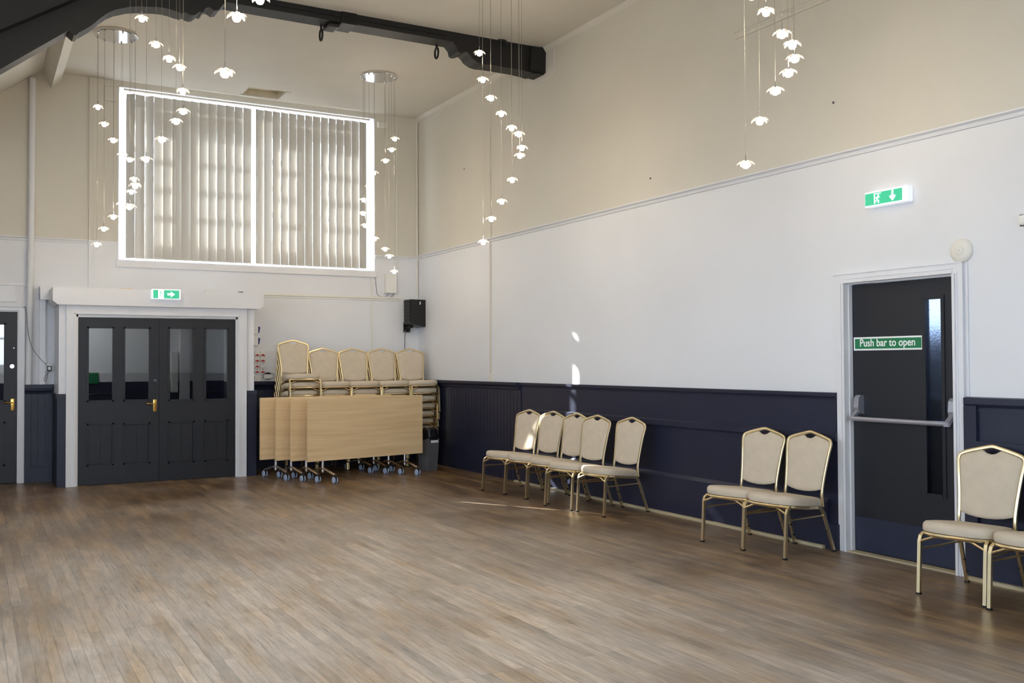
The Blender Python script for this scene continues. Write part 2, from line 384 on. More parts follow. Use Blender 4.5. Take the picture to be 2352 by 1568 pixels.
for a, b in FW: plain_window(a, b, 1.35, 4.3, True, YF - .15)

# ---- ceiling: flat, with a hatch hole; sloping strip on the left
mb = MB()
HX0, HX1, HY0, HY1 = -2.565, -2.09, -.50, -.12
T = .2
mb.box(-4.93, .3, HY0, -3.5, ZC, ZC + T)
mb.box(-4.93, HX0, HY1, HY0, ZC, ZC + T); mb.box(HX1, .3, HY1, HY0, ZC, ZC + T)
mb.box(-4.93, .3, .3, HY1, ZC, ZC + T)
mb.box(TR, .3, -3.5, YF - .3, ZC, ZC + T)
sl = .744
mb.prism([(-4.93, ZC), (-4.93, ZC + T), (XL - .3, ZC + T - (XL - .3 + 4.93) * -sl), (XL - .3, ZC - (XL - .3 + 4.93) * -sl)], 'y', .3, -3.5)
mb.prism([(TR, ZC), (TR, ZC + T), (XL - .3, ZC + T - (XL - .3 - TR) * -sl), (XL - .3, ZC - (XL - .3 - TR) * -sl)], 'y', -3.5, YF - .3)
mb.prism([(-4.93, ZC), (-4.93, ZC + T), (TR, ZC + T), (XL, ZC + T - (XL - TR) * -sl), (XL, ZC - (XL + 4.93) * -sl)], 'y', -3.5, -3.54)
struct(mb.build('ceiling', M['ceil']))
# hatch recess
mb = MB()
h0 = ZC + .17
g_ = .004
mb.box(HX0 + g_, HX1 - g_, HY0 + g_, HY1 - g_, h0, h0 + .01)
for a, b, c, d in ((HX0 + g_, HX0 + .012, HY0 + g_, HY1 - g_), (HX1 - .012, HX1 - g_, HY0 + g_, HY1 - g_), (HX0 + .012, HX1 - .012, HY0 + g_, HY0 + .012), (HX0 + .012, HX1 - .012, HY1 - .012, HY1 - g_)): mb.box(a, b, c, d, ZC + .001, h0)
t = thing('ceiling_hatch', 'open square hatch recessed in the flat ceiling above the window blinds', 'hatch', (0, 0, 0))
mb.build('hatch_lining', M['hatch'], t)
mb = MB(); mb.box(HX0, HX1, HY1 - .10, HY1, ZC + .08, ZC + .10); mb.box(HX0, HX1, HY0 + .17, HY0 + .19, ZC + .12, ZC + .15)
mb.build('ledge', M['hatch'], t)
mb = MB()
mb.box(HX1, HX1 + .07, HY0 - .02, HY1 + .03, ZC - .012, ZC); mb.box(HX0 - .02, HX1, HY1, HY1 + .03, ZC - .012, ZC)
mb.build('hatch_trim', M['ceil'], t)

# boxed white purlin running from back wall to truss
mb = MB(); mb.prism([(-4.93, 4.95), (-4.83, 4.75), (-4.72, 4.86), (-4.72, 4.95)], 'y', 0, -3.37)
tag(mb.build('purlin', M['ceil']), 'white boxed purlin running from the back wall to the dark truss', 'purlin')

# cornice and picture rails
def rail(name, prof, axis, a0, a1, m): return struct(MB().prism(prof, axis, a0, a1).build(name, m))
rail('trim_1', [(0, 4.89), (-.02, 4.90), (-.045, 4.935), (-.05, ZC), (0, ZC)], 'y', 0, YF, M['ceil'])  # placed along Y
# picture rail right wall
pr = lambda s, z: [(0, z - .048), (s * .012, z - .046), (s * .018, z - .03), (s * .012, z - .024), (s * .02, z - .018), (s * .035, z - .01), (s * .035, z), (0, z)]
rail('trim_2', pr(-1, ZR), 'y', 0, YF, M['white'])
rail('trim_3', pr(-1, 2.93), 'x', XL, -4.405, M['white'])
rail('trim_4', pr(-1, 2.93), 'x', -.66, 0, M['white'])
rail('trim_5', [(0, 4.125), (-.015, 4.125), (-.02, 4.15), (-.01, 4.16), (-.01, 4.175), (-.022, 4.185), (-.022, 4.205), (0, 4.21)], 'y', -6.72, YF, M['beige'])
# raised plaster patch below the beam end
struct(MB().box(-.012, 0, -3.22, -3.80, 4.575, 4.90).build('trim_6', M['ceil']))

# ---- wainscot right wall
def boards(mb, fixed_axis, a0, a1, pitch, z0, z1, t, mi=0):
    n = max(1, int(round(abs(a1 - a0) / pitch))); d = (a1 - a0) / n
    for i in range(n):
        p, q = a0 + d * i, a0 + d * (i + 1); g = .004 * (1 if d > 0 else -1)
        if fixed_axis == 'x': mb.box(-t, 0, p + g, q - g, z0, z1, mi)
        else: mb.box(p + g, q - g, -t, 0, z0, z1, mi)
mb = MB()
boards(mb, 'x', -.03, -2.47, .087, .5, 1.09, .03); mb.box(-.018, 0, 0, -3.05, 0, 1.09)
boards(mb, 'x', -2.47, -3.05, .087, .01, 1.09, .03)
struct(mb.build('trim_7', M['navy']))
mb = MB(); mb.prism([(0, 1.075), (-.03, 1.075), (-.045, 1.085), (-.05, 1.11), (-.075, 1.125), (-.085, 1.14), (-.085, ZD), (0, ZD)], 'y', 0, -3.03)
struct(mb.build('trim_8', M['navy']))
mb = MB()
mb.box(-.02, 0, -3.05, -7.79, 0, 1.12)
mb.prism([(0, 1.115), (-.028, 1.115), (-.03, 1.125), (-.04, 1.13), (-.045, 1.14), (-.045, 1.163), (0, ZD)], 'y', -3.03, -7.79)
struct(mb.build('trim_9', M['navy']))
mb = MB(); mb.prism([(0, .80), (-.035, .80), (-.045, .812), (-.045, .858), (-.03, .868), (0, .868)], 'y', -3.2, -7.79)
struct(mb.build('trim_10', M['navy']))
mb = MB(); mb.prism([(0, 0), (-.042, 0), (-.042, .345), (-.03, .365), (-.02, .375), (0, .375)], 'y', -3.05, -7.70); mb.box(-.055, 0, -7.70, -7.80, 0, .19)
struct(mb.build('baseboard_right', M['navy']))
mb = MB()
mb.box(-.02, 0, -8.855, YF, 0, 1.12)
mb.prism([(0, 1.10), (-.03, 1.10), (-.045, 1.12), (-.045, 1.16), (0, ZD)], 'y', -8.855, YF)
for y in (-8.855, -10.6, -12.4, -14.2): mb.box(-.045, 0, y, y - .09, 0, 1.11)
mb.box(-.0465, 0, -8.9, YF, .82, .885); mb.box(-.05, 0, -8.9, YF, 0, .36)
mb.box(-.03, 0, -8.94, YF, 1.075, 1.085)
struct(mb.build('trim_11', M['navy']))
tag(MB().box(-.075, -.045, -2.95, -7.68, 0, .022).build('floor_batten', M['batten']), 'long pale timber batten on the floor along the navy wainscot, left of the emergency door', 'batten')
tag(MB().box(-.08, -.05, -8.87, YF + .3, 0, .022).build('floor_batten', M['batten']), 'pale timber batten on the floor along the wainscot, right of the emergency door', 'batten')

# ---- wainscot back wall
mb = MB()
mb.box(-5.095, -4.79, -.02, 0, 0, 1.12); boards(mb, 'y', -5.03, -4.80, .077, .18, 1.09, .03)
mb.prism([(0, 1.05), (-.035, 1.05), (-.04, 1.07), (-.055, 1.09), (-.06, 1.12), (-.06, ZD), (0, ZD)], 'x', -5.10, -4.80)
mb.box(-5.10, -5.03, -.048, 0, 0, 1.05); mb.box(-5.03, -4.80, -.045, 0, 0, .18)
mb.box(-2.50, 0, -.02, 0, 0, 1.09); boards(mb, 'y', -2.50, -.04, .087, .2, 1.09, .03)
mb.prism([(0, 1.05), (-.035, 1.05), (-.05, 1.09), (-.08, 1.12), (-.085, 1.14), (-.085, ZD - .01), (0, ZD - .01)], 'x', -2.50, -.08)
mb.box(-2.50, 0, -.045, 0, 0, .2)
struct(mb.build('trim_12', M['navy']))

# ---- lobby (draught porch) walls, roof pelmet
LY = -.70
mb = MB()
mb.box(-4.78, -4.70, LY + .05, 0, 0, 2.2, 1); mb.box(-2.66, -2.545, LY + .05, 0, 0, 2.2, 1)
mb.box(-4.78, -4.70, LY - .02, LY + .05, 1.06, 2.12, 1); mb.box(-2.66, -2.555, LY - .02, LY + .05, 1.05, 2.12, 1)
for a, b in ((-4.795, -4.70), (-2.645, -2.53)):
    mb.box(a, b, LY - .035, -.02, 0, 1.05, 0); mb.prism([(a - .008, 1.01), (b + .004, 1.01), (b + .004, 1.03), (b + .008, 1.065), (a - .012, 1.065), (a - .008, 1.03)], 'y', LY - .05, -.02)
struct(mb.build('wall_lobby', [M['navy'], M['trimw']]))
mb = MB(); x0, x1 = -4.85, -2.455; mb.prism([(x0, 2.13), (x0 + .05, 2.085), (x1 - .05, 2.085), (x1, 2.13), (x1, 2.285), (x0, 2.285)], 'y', LY - .10, -.02)
mb.box(-4.945, -4.85, -.16, 0, 2.175, 2.335); mb.box(-4.945, -4.88, -.06, 0, ZD, 2.33)
struct(mb.build('trim_13', M['trimw']))

# ---- corridor beyond the doors
mb = MB()
for z0, z1, mi in ((0, 1.16, 0), (1.16, 2.5, 1)):
    mb.box(-7.0, -1.9, 1.4, 1.5, z0, z1, mi); mb.box(-7.1, -7.0, .3, 1.5, z0, z1, mi); mb.box(-1.9, -1.8, .3, 1.5, z0, z1, mi)
mb.box(-7.1, -1.8, .3, 1.5, 2.5, 2.6, 1)
struct(mb.build('wall_corridor', [M['navy'], M['white']]))
tag(MB().box(-4.33, -4.14, 1.385, 1.4, 1.14, 1.29).build('corridor_sign', M['green']), 'small green notice on the corridor wall, seen through the far left door pane', 'sign')
tag(MB().box(-3.20, -3.10, 1.34, 1.4, 1.0, 1.58, bev=.02).build('wall_heater', M['plastic']), 'tall narrow white wall unit in the corridor, seen through the third door pane', 'heater')
tag(MB().box(-3.08, -2.95, 1.30, 1.4, .2, 2.4).build('boxed_pipe', M['trimw']), 'pale boxed upright in the corridor, seen through the third door pane', 'pipe')
for xx, lab in ((-4.14, 'dark arched rail top seen behind the far left door pane'), (-2.62, 'dark arched rail top seen behind the far right door pane')):
    pts = [(-.17, 0, -1.0), (-.17, 0, -.06), (-.14, 0, -.01), (0, 0, .01), (.14, 0, -.01), (.17, 0, -.06), (.17, 0, -1.0)]
    o = MB().tube(pts, .014).build('hand_rail', M['blackp'], loc=(xx, 1.1, 1.0)); tag(o, lab, 'rail')

# ---- double doors
def recessed_leaf(parent, xa, xb, y, wins, panels, ztop, zbot=.006, th=.045, m=None):
    """leaf front face at y (facing -Y) with glazed holes and sunk panels, all in one mesh"""
    m = m or M['door']; xs = sorted({xa, xb} | {v for w in wins for v in w[:2]})
    zs = sorted({zbot, ztop} | {v for w in wins + panels for v in w[2:]})
    mb = MB()
    for i in range(len(xs) - 1):
        for j in range(len(zs) - 1):
            cx, cz = (xs[i] + xs[i + 1]) / 2, (zs[j] + zs[j + 1]) / 2
            if any(w[0] < cx < w[1] and w[2] < cz < w[3] for w in wins): continue
            if any(w[0] < cx < w[1] and w[2] < cz < w[3] for w in panels): 
                mb.box(xs[i], xs[i + 1], y + .014, y + th, zs[j], zs[j + 1]); continue
            mb.box(xs[i], xs[i + 1], y, y + th, zs[j], zs[j + 1])
    for w in wins + panels:   # mouldings
        b = .018
        for (a, c, d, e) in ((w[0] - .004, w[0] + b, w[2], w[3]), (w[1] - b, w[1] + .004, w[2], w[3]), (w[0], w[1], w[2] - .004, w[2] + b), (w[0], w[1], w[3] - b, w[3] + .004)):
            mb.box(a, c, y - .010, y + .012, d, e)
    for w in panels:          # vee joint in the sunk panels
        c = (w[0] + w[1]) / 2
        mb.box(w[0] + .02, c - .003, y + .009, y + .016, w[2] + .02, w[3] - .02); mb.box(c + .003, w[1] - .02, y + .009, y + .016, w[2] + .02, w[3] - .02)
    return mb.build('door_leaf', m, parent)
e = struct_empty('door_1', (-3.685, LY, 0)); off = Vector((3.685, -LY, 0))
DX0, DXM, DX1, DZ = -4.575, -3.685, -2.785, 1.95
mb = MB()
mb.box(-4.70, -4.60, LY - .045, LY + .05, 0, DZ + .14); mb.box(-2.76, -2.655, LY - .045, LY + .05, 0, DZ + .14); mb.box(-4.60, -2.76, LY - .045, LY + .05, DZ + .03, DZ + .14)
mb.box(-4.60, -4.578, LY - .02, LY + .06, 0, DZ + .03); mb.box(-2.782, -2.76, LY - .02, LY + .06, 0, DZ + .03); mb.box(-4.60, -2.76, LY - .02, LY + .06, DZ + .005, DZ + .03)
mb.box(-4.705, -4.685, LY - .055, LY, 0, DZ + .14); mb.box(-4.625, -4.61, LY - .052, LY, 0, DZ + .04); mb.box(-2.75, -2.735, LY - .052, LY, 0, DZ + .04); mb.box(-2.675, -2.655, LY - .055, LY, 0, DZ + .14)
mb.box(-4.625, -2.735, LY - .052, LY, DZ + .035, DZ + .05)
o = mb.build('door_casing', M['trimw'], e, loc=off)
wl = [(-4.48, -4.19, .965, 1.84), (-4.085, -3.785, .965, 1.84)]; pl = [(-4.48, -4.19, .22, .715), (-4.085, -3.785, .22, .71)]
wr = [(-3.58, -3.274, .955, 1.845), (-3.155, -2.866, .955, 1.845)]; prr = [(-3.58, -3.274, .205, .71), (-3.155, -2.866, .205, .71)]
for (xa, xb, w, p, hl) in ((DX0, DXM - .002, wl, pl, True), (DXM + .002, DX1, wr, prr, False)):
    lf = recessed_leaf(e, xa, xb, LY, w, p, DZ); lf.location = off
    for q in w: MB().box(q[0] - .005, q[1] + .005, LY + .024, LY + .028, q[2] - .005, q[3] + .005).build('glass_pane', M['doorglass'], lf)
    if hl:
        mb = MB().box(-3.752, -3.712, LY - .008, LY, .835, .98, bev=.003); mb.tube([(-3.732, LY - .008, .93), (-3.732, LY - .045, .93), (-3.75, LY - .05, .93), (-3.82, LY - .05, .932), (-3.83, LY - .04, .935)], .008)
        h = mb.build('lever_handle', M['brass'], lf)
        MB().lathe([(.008, -.012), (.022, -.012), (.026, -.004), (.026, 0)], (-3.733, LY, 1.203), axis='y').build('cylinder_lock', M['chrome'], lf)

# ---- left single door in the back wall
e = struct_empty('door_3', (-5.61, 0, 0)); off = Vector((5.61, 0, 0))
mb = MB(); mb.box(-5.165, -5.10, -.025, .05, 0, 2.09); mb.box(-6.16, -6.10, -.025, .05, 0, 2.09); mb.box(-6.10, -5.165, -.025, .05, 2.045, 2.09)
mb.box(-6.18, -5.11, -.04, 0, 2.09, 2.105); mb.box(-5.175, -5.16, -.008, .1, 0, 2.045); mb.box(-6.10, -5.165, .0, .1, 2.03, 2.045)
mb.box(-6.2, -5.20, -.015, 0, 2.15, 2.34)
mb.build('door_casing', M['trimw'], e, loc=off)
w = [(-5.97, -5.30, .965, 1.895)]; p = [(-5.97, -5.68, .21, .73), (-5.58, -5.30, .21, .73)]
lf = recessed_leaf(e, -6.095, -5.178, 0, w, p, 2.03); lf.location = off
MB().box(-5.975, -5.295, .024, .028, .96, 1.90).build('glass_pane', M['doorglass'], lf)
mb = MB().box(-5.243, -5.203, -.008, 0, .86, 1.0, bev=.003); mb.tube([(-5.223, -.008, .955), (-5.223, -.045, .955), (-5.24, -.05, .955), (-5.31, -.05, .957), (-5.32, -.04, .962)], .008)
mb.build('lever_handle', M['brass'], lf)
MB().lathe([(.008, -.012), (.024, -.012), (.028, -.004), (.028, 0)], (-5.232, 0, 1.383), axis='y').build('cylinder_lock', M['chrome'], lf)
MB().lathe([(.003, -.008), (.009, -.006), (.009, 0)], (-5.213, 0, 1.60), axis='y').build('spy_hole', M['chrome'], lf)

# ---- emergency door in the right wall
e = struct_empty('door_2', (0, -8.32, 0)); off = Vector((0, 8.32, 0)); XD = .05
mb = MB()
def casing_leg(y0, y1, zt):
    s = 1 if y1 > y0 else -1
    mb.box(-.022, .02, y0, y1, 0, zt); mb.box(-.032, .018, y1 - s * .016, y1 + s * .003, 0, zt - .004); mb.box(-.028, .02, y1 - s * .034, y1 - s * .026, 0, zt)
casing_leg(D0 + .075, D0, DT + .0); casing_leg(D1 - .07, D1, DT + .0)
mb.box(-.022, .02, D0 + .075, D1 - .07, DT, DT + .065); mb.box(-.032, .018, D0 - .001, D1 + .001, DT - .003, DT + .016); mb.box(-.028, .02, D0, D1, DT + .026, DT + .034)
mb.box(-.028, 0, D0 + .095, D1 - .07, DT + .062, DT + .068)
mb.box(.019, .28, D0 - .001, D0 - .012, 0, DT - .001); mb.box(.019, .28, D1 + .001, D1 + .012, 0, DT - .001); mb.box(.019, .28, D0 - .012, D1 + .012, DT - .012, DT - .001)
mb.build('door_casing', M['trimw'], e, loc=off)
S0, S1, SB, ST = -8.505, -8.635, .495, 1.82
mb = MB(); xa, xb = XD, XD + .045; ya, yb = D0 - .015, D1 + .015
mb.box(xa, xb, ya, S0, .012, DT - .015); mb.box(xa, xb, S1, yb, .012, DT - .015); mb.box(xa, xb, S0, S1, .012, SB); mb.box(xa, xb, S0, S1, ST, DT - .015)
b = .022
for q in ((S0 + b, S0 - .004, SB - b, ST + b), (S1 + .004, S1 - b, SB - b, ST + b), (S0, S1, SB - b, SB + .004), (S0, S1, ST - .004, ST + b)): mb.box(xa - .007, xa + .01, q[0], q[1], q[2], q[3])
lf = mb.build('door_leaf', M['door'], e, loc=off)
MB().box(XD + .02, XD + .026, S0 + .004, S1 - .004, SB - .004, ST + .004).build('glass_pane', M['frost'], lf)
MB().box(XD - .003, XD, ya - .01, yb + .01, .02, .262).build('kick_plate', M['kick'], lf)
mb = MB(); mb.box(-.02, XD + .04, D0, D1, 0, .010); mb.build('threshold', M['batten'], e, loc=off)
# push bar
for y, first in ((-7.955, True), (-8.738, False)):
    mb = MB(); mb.prism([(XD, 1.01), (XD - .05, 1.02), (XD - .062, 1.06), (XD - .055, 1.13), (XD - .035, 1.15), (XD, 1.15)], 'y', y + .022, y - .022)
    mb.prism([(XD - .03, 1.045), (XD - .052, 1.04), (XD - .115, .99), (XD - .115, .965), (XD - .09, .965)], 'y', y + .016, y - .016)
    mb.build('bar_bracket', M['steel'], e, loc=off)
mb = MB().tube([(XD - .103, -7.95, .982), (XD - .103, -8.745, .982)], .013, seg=12, rb=.017); mb.build('push_bar', M['steel'], e, loc=off)

# sign on the door (hangs on it: a thing of its own)
t = thing('door_sign', 'green and white "Push bar to open" sign on the dark emergency door', 'sign', (XD, -8.19, 1.5245))
MB().box(-.003, 0, -.298, .298, -.0485, .0485).build('sign_board', M['signw'], t)
MB().box(-.0042, -.003, -.286, .286, -.0365, .0365).build('green_panel', M['green'], t)
me = text_mesh('Push bar to open', .076, .0012); me.materials.append(M['signw'])
o = bpy.data.objects.new('sign_text', me); C.objects.link(o); o.parent = t; o.location = (-.0048, .002, .004)
o.rotation_euler = Euler((PI / 2, 0, -PI / 2)); w = max(v.co.x for v in me.vertices) - min(v.co.x for v in me.vertices); o.scale = (.475 / w, 1, 1)

# ---- exit signs
def exit_sign(name, label, L, H, D, arrow, loc, rotz):
    """local: front faces -Y, length along X"""
    t = thing(name, label, 'exit sign', loc, rotz)
    MB().box(-L / 2, L / 2, -D, 0, -H / 2, H / 2, bev=.01).build('housing', M['exitb'], t)
    f = MB(); g = .02 if arrow == 'r' else .008; e2 = .02 if arrow == 'r' else .04
    f.box(-L / 2 + g, L / 2 - e2, -D - .002, -D + .004, -H / 2 + .014, H / 2 - .014).build('green_face', M['exitg'], t)
    y0, y1 = -D - .0035, -D - .001; s = H / .11; m = MB()
    cx = -L * .18
    # doorway block and running figure
    if arrow == 'r':
        m.box(cx - .028 * s, cx + .028 * s, y0, y1, -.043 * s, .043 * s)
        m.build('doorway_symbol', M['exitw'], t); m = MB()
        m.lathe([(.008 * s, y0 - .001), (.008 * s, y1)], (cx - .004, 0, .02 * s), seg=10, axis='y')
        for p in (((cx, .012), (cx - .004, -.008)), ((cx - .004, -.006), (cx + .014, -.024)), ((cx - .004, -.006), (cx - .014, -.026)), ((cx, .008), (cx + .014, .002))):
            m.tube([(p[0][0], y0 - .001, p[0][1] * s), (p[1][0], y0 - .001, p[1][1] * s)], .003, seg=6)
        m.build('running_figure', M['exitg'], t); m = MB()
    else:
        fr = [(-.03, -.034), (-.03, .034), (.026, .038), (.026, -.034)]
        m.box(cx - .03, cx - .022, y0, y1, -.036, .036); m.box(cx - .03, cx + .03, y0, y1, .03, .036)
        m.lathe([(.007, y0 - .001), (.007, y1)], (cx + .008, 0, .018), seg=10, axis='y')
        for p in (((.004, .01), (-.004, -.008)), ((-.004, -.008), (.012, -.02)), ((.012, -.02), (.006, -.034)), ((-.004, -.008), (-.016, -.022)), ((-.016, -.022), (-.026, -.024)), ((.003, .008), (.018, .004)), ((.003, .008), (-.014, .004))):
            m.tube([(cx + p[0][0], y0, p[0][1]), (cx + p[1][0], y0, p[1][1])], .0042, seg=6)
        m.build('running_figure', M['exitw'], t); m = MB()
    ax = L * .17
    if arrow == 'r':
        m.prism([(ax - .04 * s, .010 * s), (ax - .006 * s, .010 * s), (ax - .006 * s, .03 * s), (ax + .036 * s, 0), (ax - .006 * s, -.03 * s), (ax - .006 * s, -.010 * s), (ax - .04 * s, -.010 * s)], 'y', y0, y1)
    else:
        m.prism([(ax - .008, .038), (ax + .008, .038), (ax + .008, .0), (ax + .024, .004), (ax + .024, -.008), (ax, -.036), (ax - .024, -.008), (ax - .024, .004), (ax - .008, 0)], 'y', y0, y1)
    m.build('arrow', M['exitw'], t)
    if arrow != 'r': MB().box(L / 2 - .038, L / 2 - .008, -D - .004, -D + .003, -H / 2 + .01, H / 2 - .01).build('lit_tube_end', M['exitw'], t)
    return t
exit_sign('exit_sign', 'lit green exit sign with a down arrow on the white wall above the emergency door', .365, .112, .06, 'd', (0, -8.28, 2.548), -PI / 2)
exit_sign('exit_sign', 'lit green exit sign with right arrow on the pelmet above the double doors', .335, .125, .05, 'r', (-3.63, LY - .10, 2.232), 0)

# ================================================================== WINDOW + BLINDS
e = struct_empty('window_1', (-2.365, 0, WB)); off = Vector((2.365, 0, -WB))
mb = MB()
mb.box(W0, W0 + .012, 0, .3, WB, WT); mb.box(W1 - .012, W1, 0, .3, WB, WT); mb.box(W0, W1, 0, .3, WT - .012, WT); mb.box(W0, W1, 0, .3, WB, WB + .012)
mb.build('window_lining', M['trimw'], e, loc=off)
mb = MB(); mb.box(W0 - .02, W1 + .02, -.035, 0, WB - .085, WB + .002, bev=.006)
mb.build('window_sill', M['trimw'], e, loc=off)
gl = [(-4.055, -3.95), (-3.88, -3.53), (-3.25, -2.48), (-2.41, -2.27), (-2.2, -1.88), (-1.6, -1.02), (-.80, -.675)]
zb, zt = 3.08, 4.50
mb = MB(); YW = .24
xs = sorted({W0 + .012, W1 - .012} | {v for g in gl for v in g})
for i in range(len(xs) - 1):
    a, b = xs[i], xs[i + 1]; c = (a + b) / 2
    hit = [g for g in gl if g[0] < c < g[1]]
    if not hit: mb.box(a, b, YW - .02, YW + .03, WB + .012, WT - .012 if abs(a + 1.02) < .01 else 4.795); continue  # one mullion extended up to the head to block a stray sun streak
    if b - a < .13 and hit[0] != gl[3]: continue   # full-height side lights
    if hit[0] == gl[3]: continue
    mb.box(a, b, YW - .02, YW + .03, WB + .05, zb); mb.box(a, b, YW - .02, YW + .03, zt, 4.795)
    for z in (4.16, 3.80, 3.44): mb.box(a, b, YW - .015, YW + .02, z - .035, z + .035)
    if b - a > .5: mb.box(c - .014, c + .014, YW - .015, YW + .02, zb, zt)
mb.build('window_frame', M['trimw'], e, loc=off)
MB().box(W0 + .012, W1 - .012, YW + .003, YW + .007, WB + .012, WT - .012).build('glass_pane', M['glass'], e, loc=off)

ZS0, ZS1 = 2.73, 4.795
hr = MB().box(W0 + .06, W1 - .10, -.055, -.015, 4.826, 4.85)
tag(hr.build('blind_headrail', M['plastic']), 'long white headrail across the top of the big window, carrying both vertical blinds', 'blind rail')
me_slat = None
for k, (xa, xb, lab) in enumerate(((-3.985, -2.418, 'left-hand vertical blind of pale grey slats in the big window'), (-2.363, -.80, 'right-hand vertical blind of pale grey slats in the big window'))):
    t = thing('vertical_blind', lab, 'blind', ((xa + xb) / 2, -.035, ZS0), 0, 'vertical blinds in the big window')
    n = 14; w = (xb - xa) / n
    for i in range(n):
        xc = xa + w * (i + .5) - (xa + xb) / 2
        if me_slat is None:
            mb = MB(); hw = .0605; hh = ZS1 - ZS0
            for j in range(6):
                u0, u1 = -1 + j / 3, -1 + (j + 1) / 3; bow = lambda u: .004 * (1 - u * u)
                mb.add([(u0 * hw, bow(u0), 0), (u1 * hw, bow(u1), 0), (u1 * hw, bow(u1), hh), (u0 * hw, bow(u0), hh)], [(0, 1, 2, 3)], 0, True)
            o = mb.build('slat', M['slat'], t, fix=False); me_slat = o.data
            md = None
        else:
            o = bpy.data.objects.new('slat', me_slat); C.objects.link(o); o.parent = t
        ang = 15 + random.uniform(-3, 3)
        if k == 0 and i in (0, 2): ang = -38
        o.location = (xc, 0, 0); o.rotation_euler = (0, 0, math.radians(ang))
    mb = MB()
    for i in range(n - 1):
        x = xa + w * (i + .5) - (xa + xb) / 2
        mb.tube([(x, -.012, .02), (x + w / 2, -.014, .004), (x + w, -.012, .02)], .0012, seg=5)
    mb.build('bottom_chain', M['plastic'], t)

# ================================================================== TRUSS
def truss():
    t = thing('roof_truss', 'dark painted timber roof truss crossing the hall under the ceiling', 'truss', (0, 0, 0))
    YB, YN = -3.38, -3.60
    mb = MB(); mb.box(-3.55, -1.17, YN, YB, 4.845, ZC); mb.box(-3.55, -1.25, YN - .012, YN, 4.895, 4.915)
    mb.build('tie_beam', M['beam'], t)
    arch = [(-5.446, 3.935), (-4.946, 4.332), (-4.92, 4.359), (-4.874, 4.321), (-4.85, 4.325), (-4.832, 4.35), (-4.785, 4.385), (-4.738, 4.423), (-4.695, 4.465), (-4.653, 4.513), (-4.59, 4.57), (-4.524, 4.61), (-4.416, 4.653), (-4.33, 4.673), (-4.25, 4.683), (-4.17, 4.694), (-4.104, 4.697), (-4.05, 4.693), (-4.001, 4.682), (-3.944, 4.674), (-3.921, 4.69), (-3.89, 4.675), (-3.863, 4.670), (-3.83, 4.68), (-3.805, 4.703), (-3.787, 4.721), (-3.769, 4.713), (-3.752, 4.725), (-3.745, 4.75), (-3.722, 4.769), (-3.7, 4.775), (-3.68, 4.765), (-3.657, 4.75), (-3.616, 4.762), (-3.59, 4.80), (-3.58, 4.822), (-3.54, 4.845)]
    mb = MB(); mb.prism([(-7.3, 2.46)] + arch + [(-3.54, ZC), (TR, ZC), (-7.3, 3.9)], 'y', YN + .02, YB)
    mb.build('arched_brace', M['beam'], t)
    mb = MB(); mb.prism([(-7.3, 3.05), (-4.35, 4.95), (TR + .1, ZC), (-7.3, 3.9)], 'y', YN - .09, YN + .02)
    mb.build('principal_rafter', M['beam'], t)
    corb = [(-1.17, 4.85), (-1.12, 4.80), (-1.105, 4.745), (-1.075, 4.735), (-1.048, 4.741), (-.995, 4.764), (-.96, 4.735), (-.93, 4.70), (-.867, 4.667), (-.797, 4.655), (-.662, 4.662), (-.496, 4.660), (-.329, 4.66), (-.2, 4.65), (-.142, 4.64), (-.10, 4.65), (-.03, 4.645), (0, 4.67), (0, ZC), (-1.17, ZC)]
    mb = MB(); mb.prism(corb, 'y', YN + .0, YB - .0)
    mb.prism([(-.22, 4.67), (-.02, 4.66), (-.01, 4.93), (-.06, 4.945), (-.2, 4.93)], 'y', YN - .03, YN)
    mb.build('carved_corbel', M['beam'], t)
    mb = MB().tube([(-.62, YN - .02, 4.95), (-.55, YN - .06, 4.93), (-.52, YN - .05, 4.90)], .014); mb.build('bolt', M['iron'], t)
    mb = MB(); mb.box(-2.41, -2.25, YN - .02, YB + .02, 4.832, ZC); mb.box(-2.53, -2.41, YN + .03, YB + .01, 4.80, 4.85, bev=.02)
    mb.build('iron_strap', M['iron'], t)
    for x, z in ((-2.56, 4.745), (-1.27, 4.755)):
        mb = MB(); mb.tube([(x, -3.42 + .045 * math.cos(a * PI / 8), z - .0 + .058 * math.sin(a * PI / 8)) for a in range(16)], .011, seg=8, close=True, ref=(1, 0, 0))
        mb.tube([(x, -3.42, z + .05), (x, -3.42, 4.86)], .012); mb.build('iron_ring', M['iron'], t)
truss()

# ================================================================== CHANDELIERS
def petal_mesh():
    mb = MB()
    for k in range(6):
        a = k * PI / 3 + .2; ca, sa = math.cos(a), math.sin(a)
        prof = [(.012, .004, .006), (.022, .010, .010), (.034, .015, .009), (.046, .014, .003), (.054, .008, -.005), (.057, .002, -.009)]
        top, bot = [], []
        vs = []; fs = []
        for (r, w, z) in prof:
            for s_, dz in ((-1, 0), (-.5, .005), (.5, .005), (1, 0), (.5, -.004), (-.5, -.004)):
                x, y = r, w * s_; vs.append((x * ca - y * sa, x * sa + y * ca, z + dz))
        for i in range(len(prof) - 1):
            for j in range(6): fs.append((i * 6 + j, i * 6 + (j + 1) % 6, (i + 1) * 6 + (j + 1) % 6, (i + 1) * 6 + j))
        fs += [list(range(6))[::-1], [(len(prof) - 1) * 6 + j for j in range(6)]]
        mb.add(vs, fs, 0, False)
    return mb
R29 = math.radians(29.13)
proto = {}
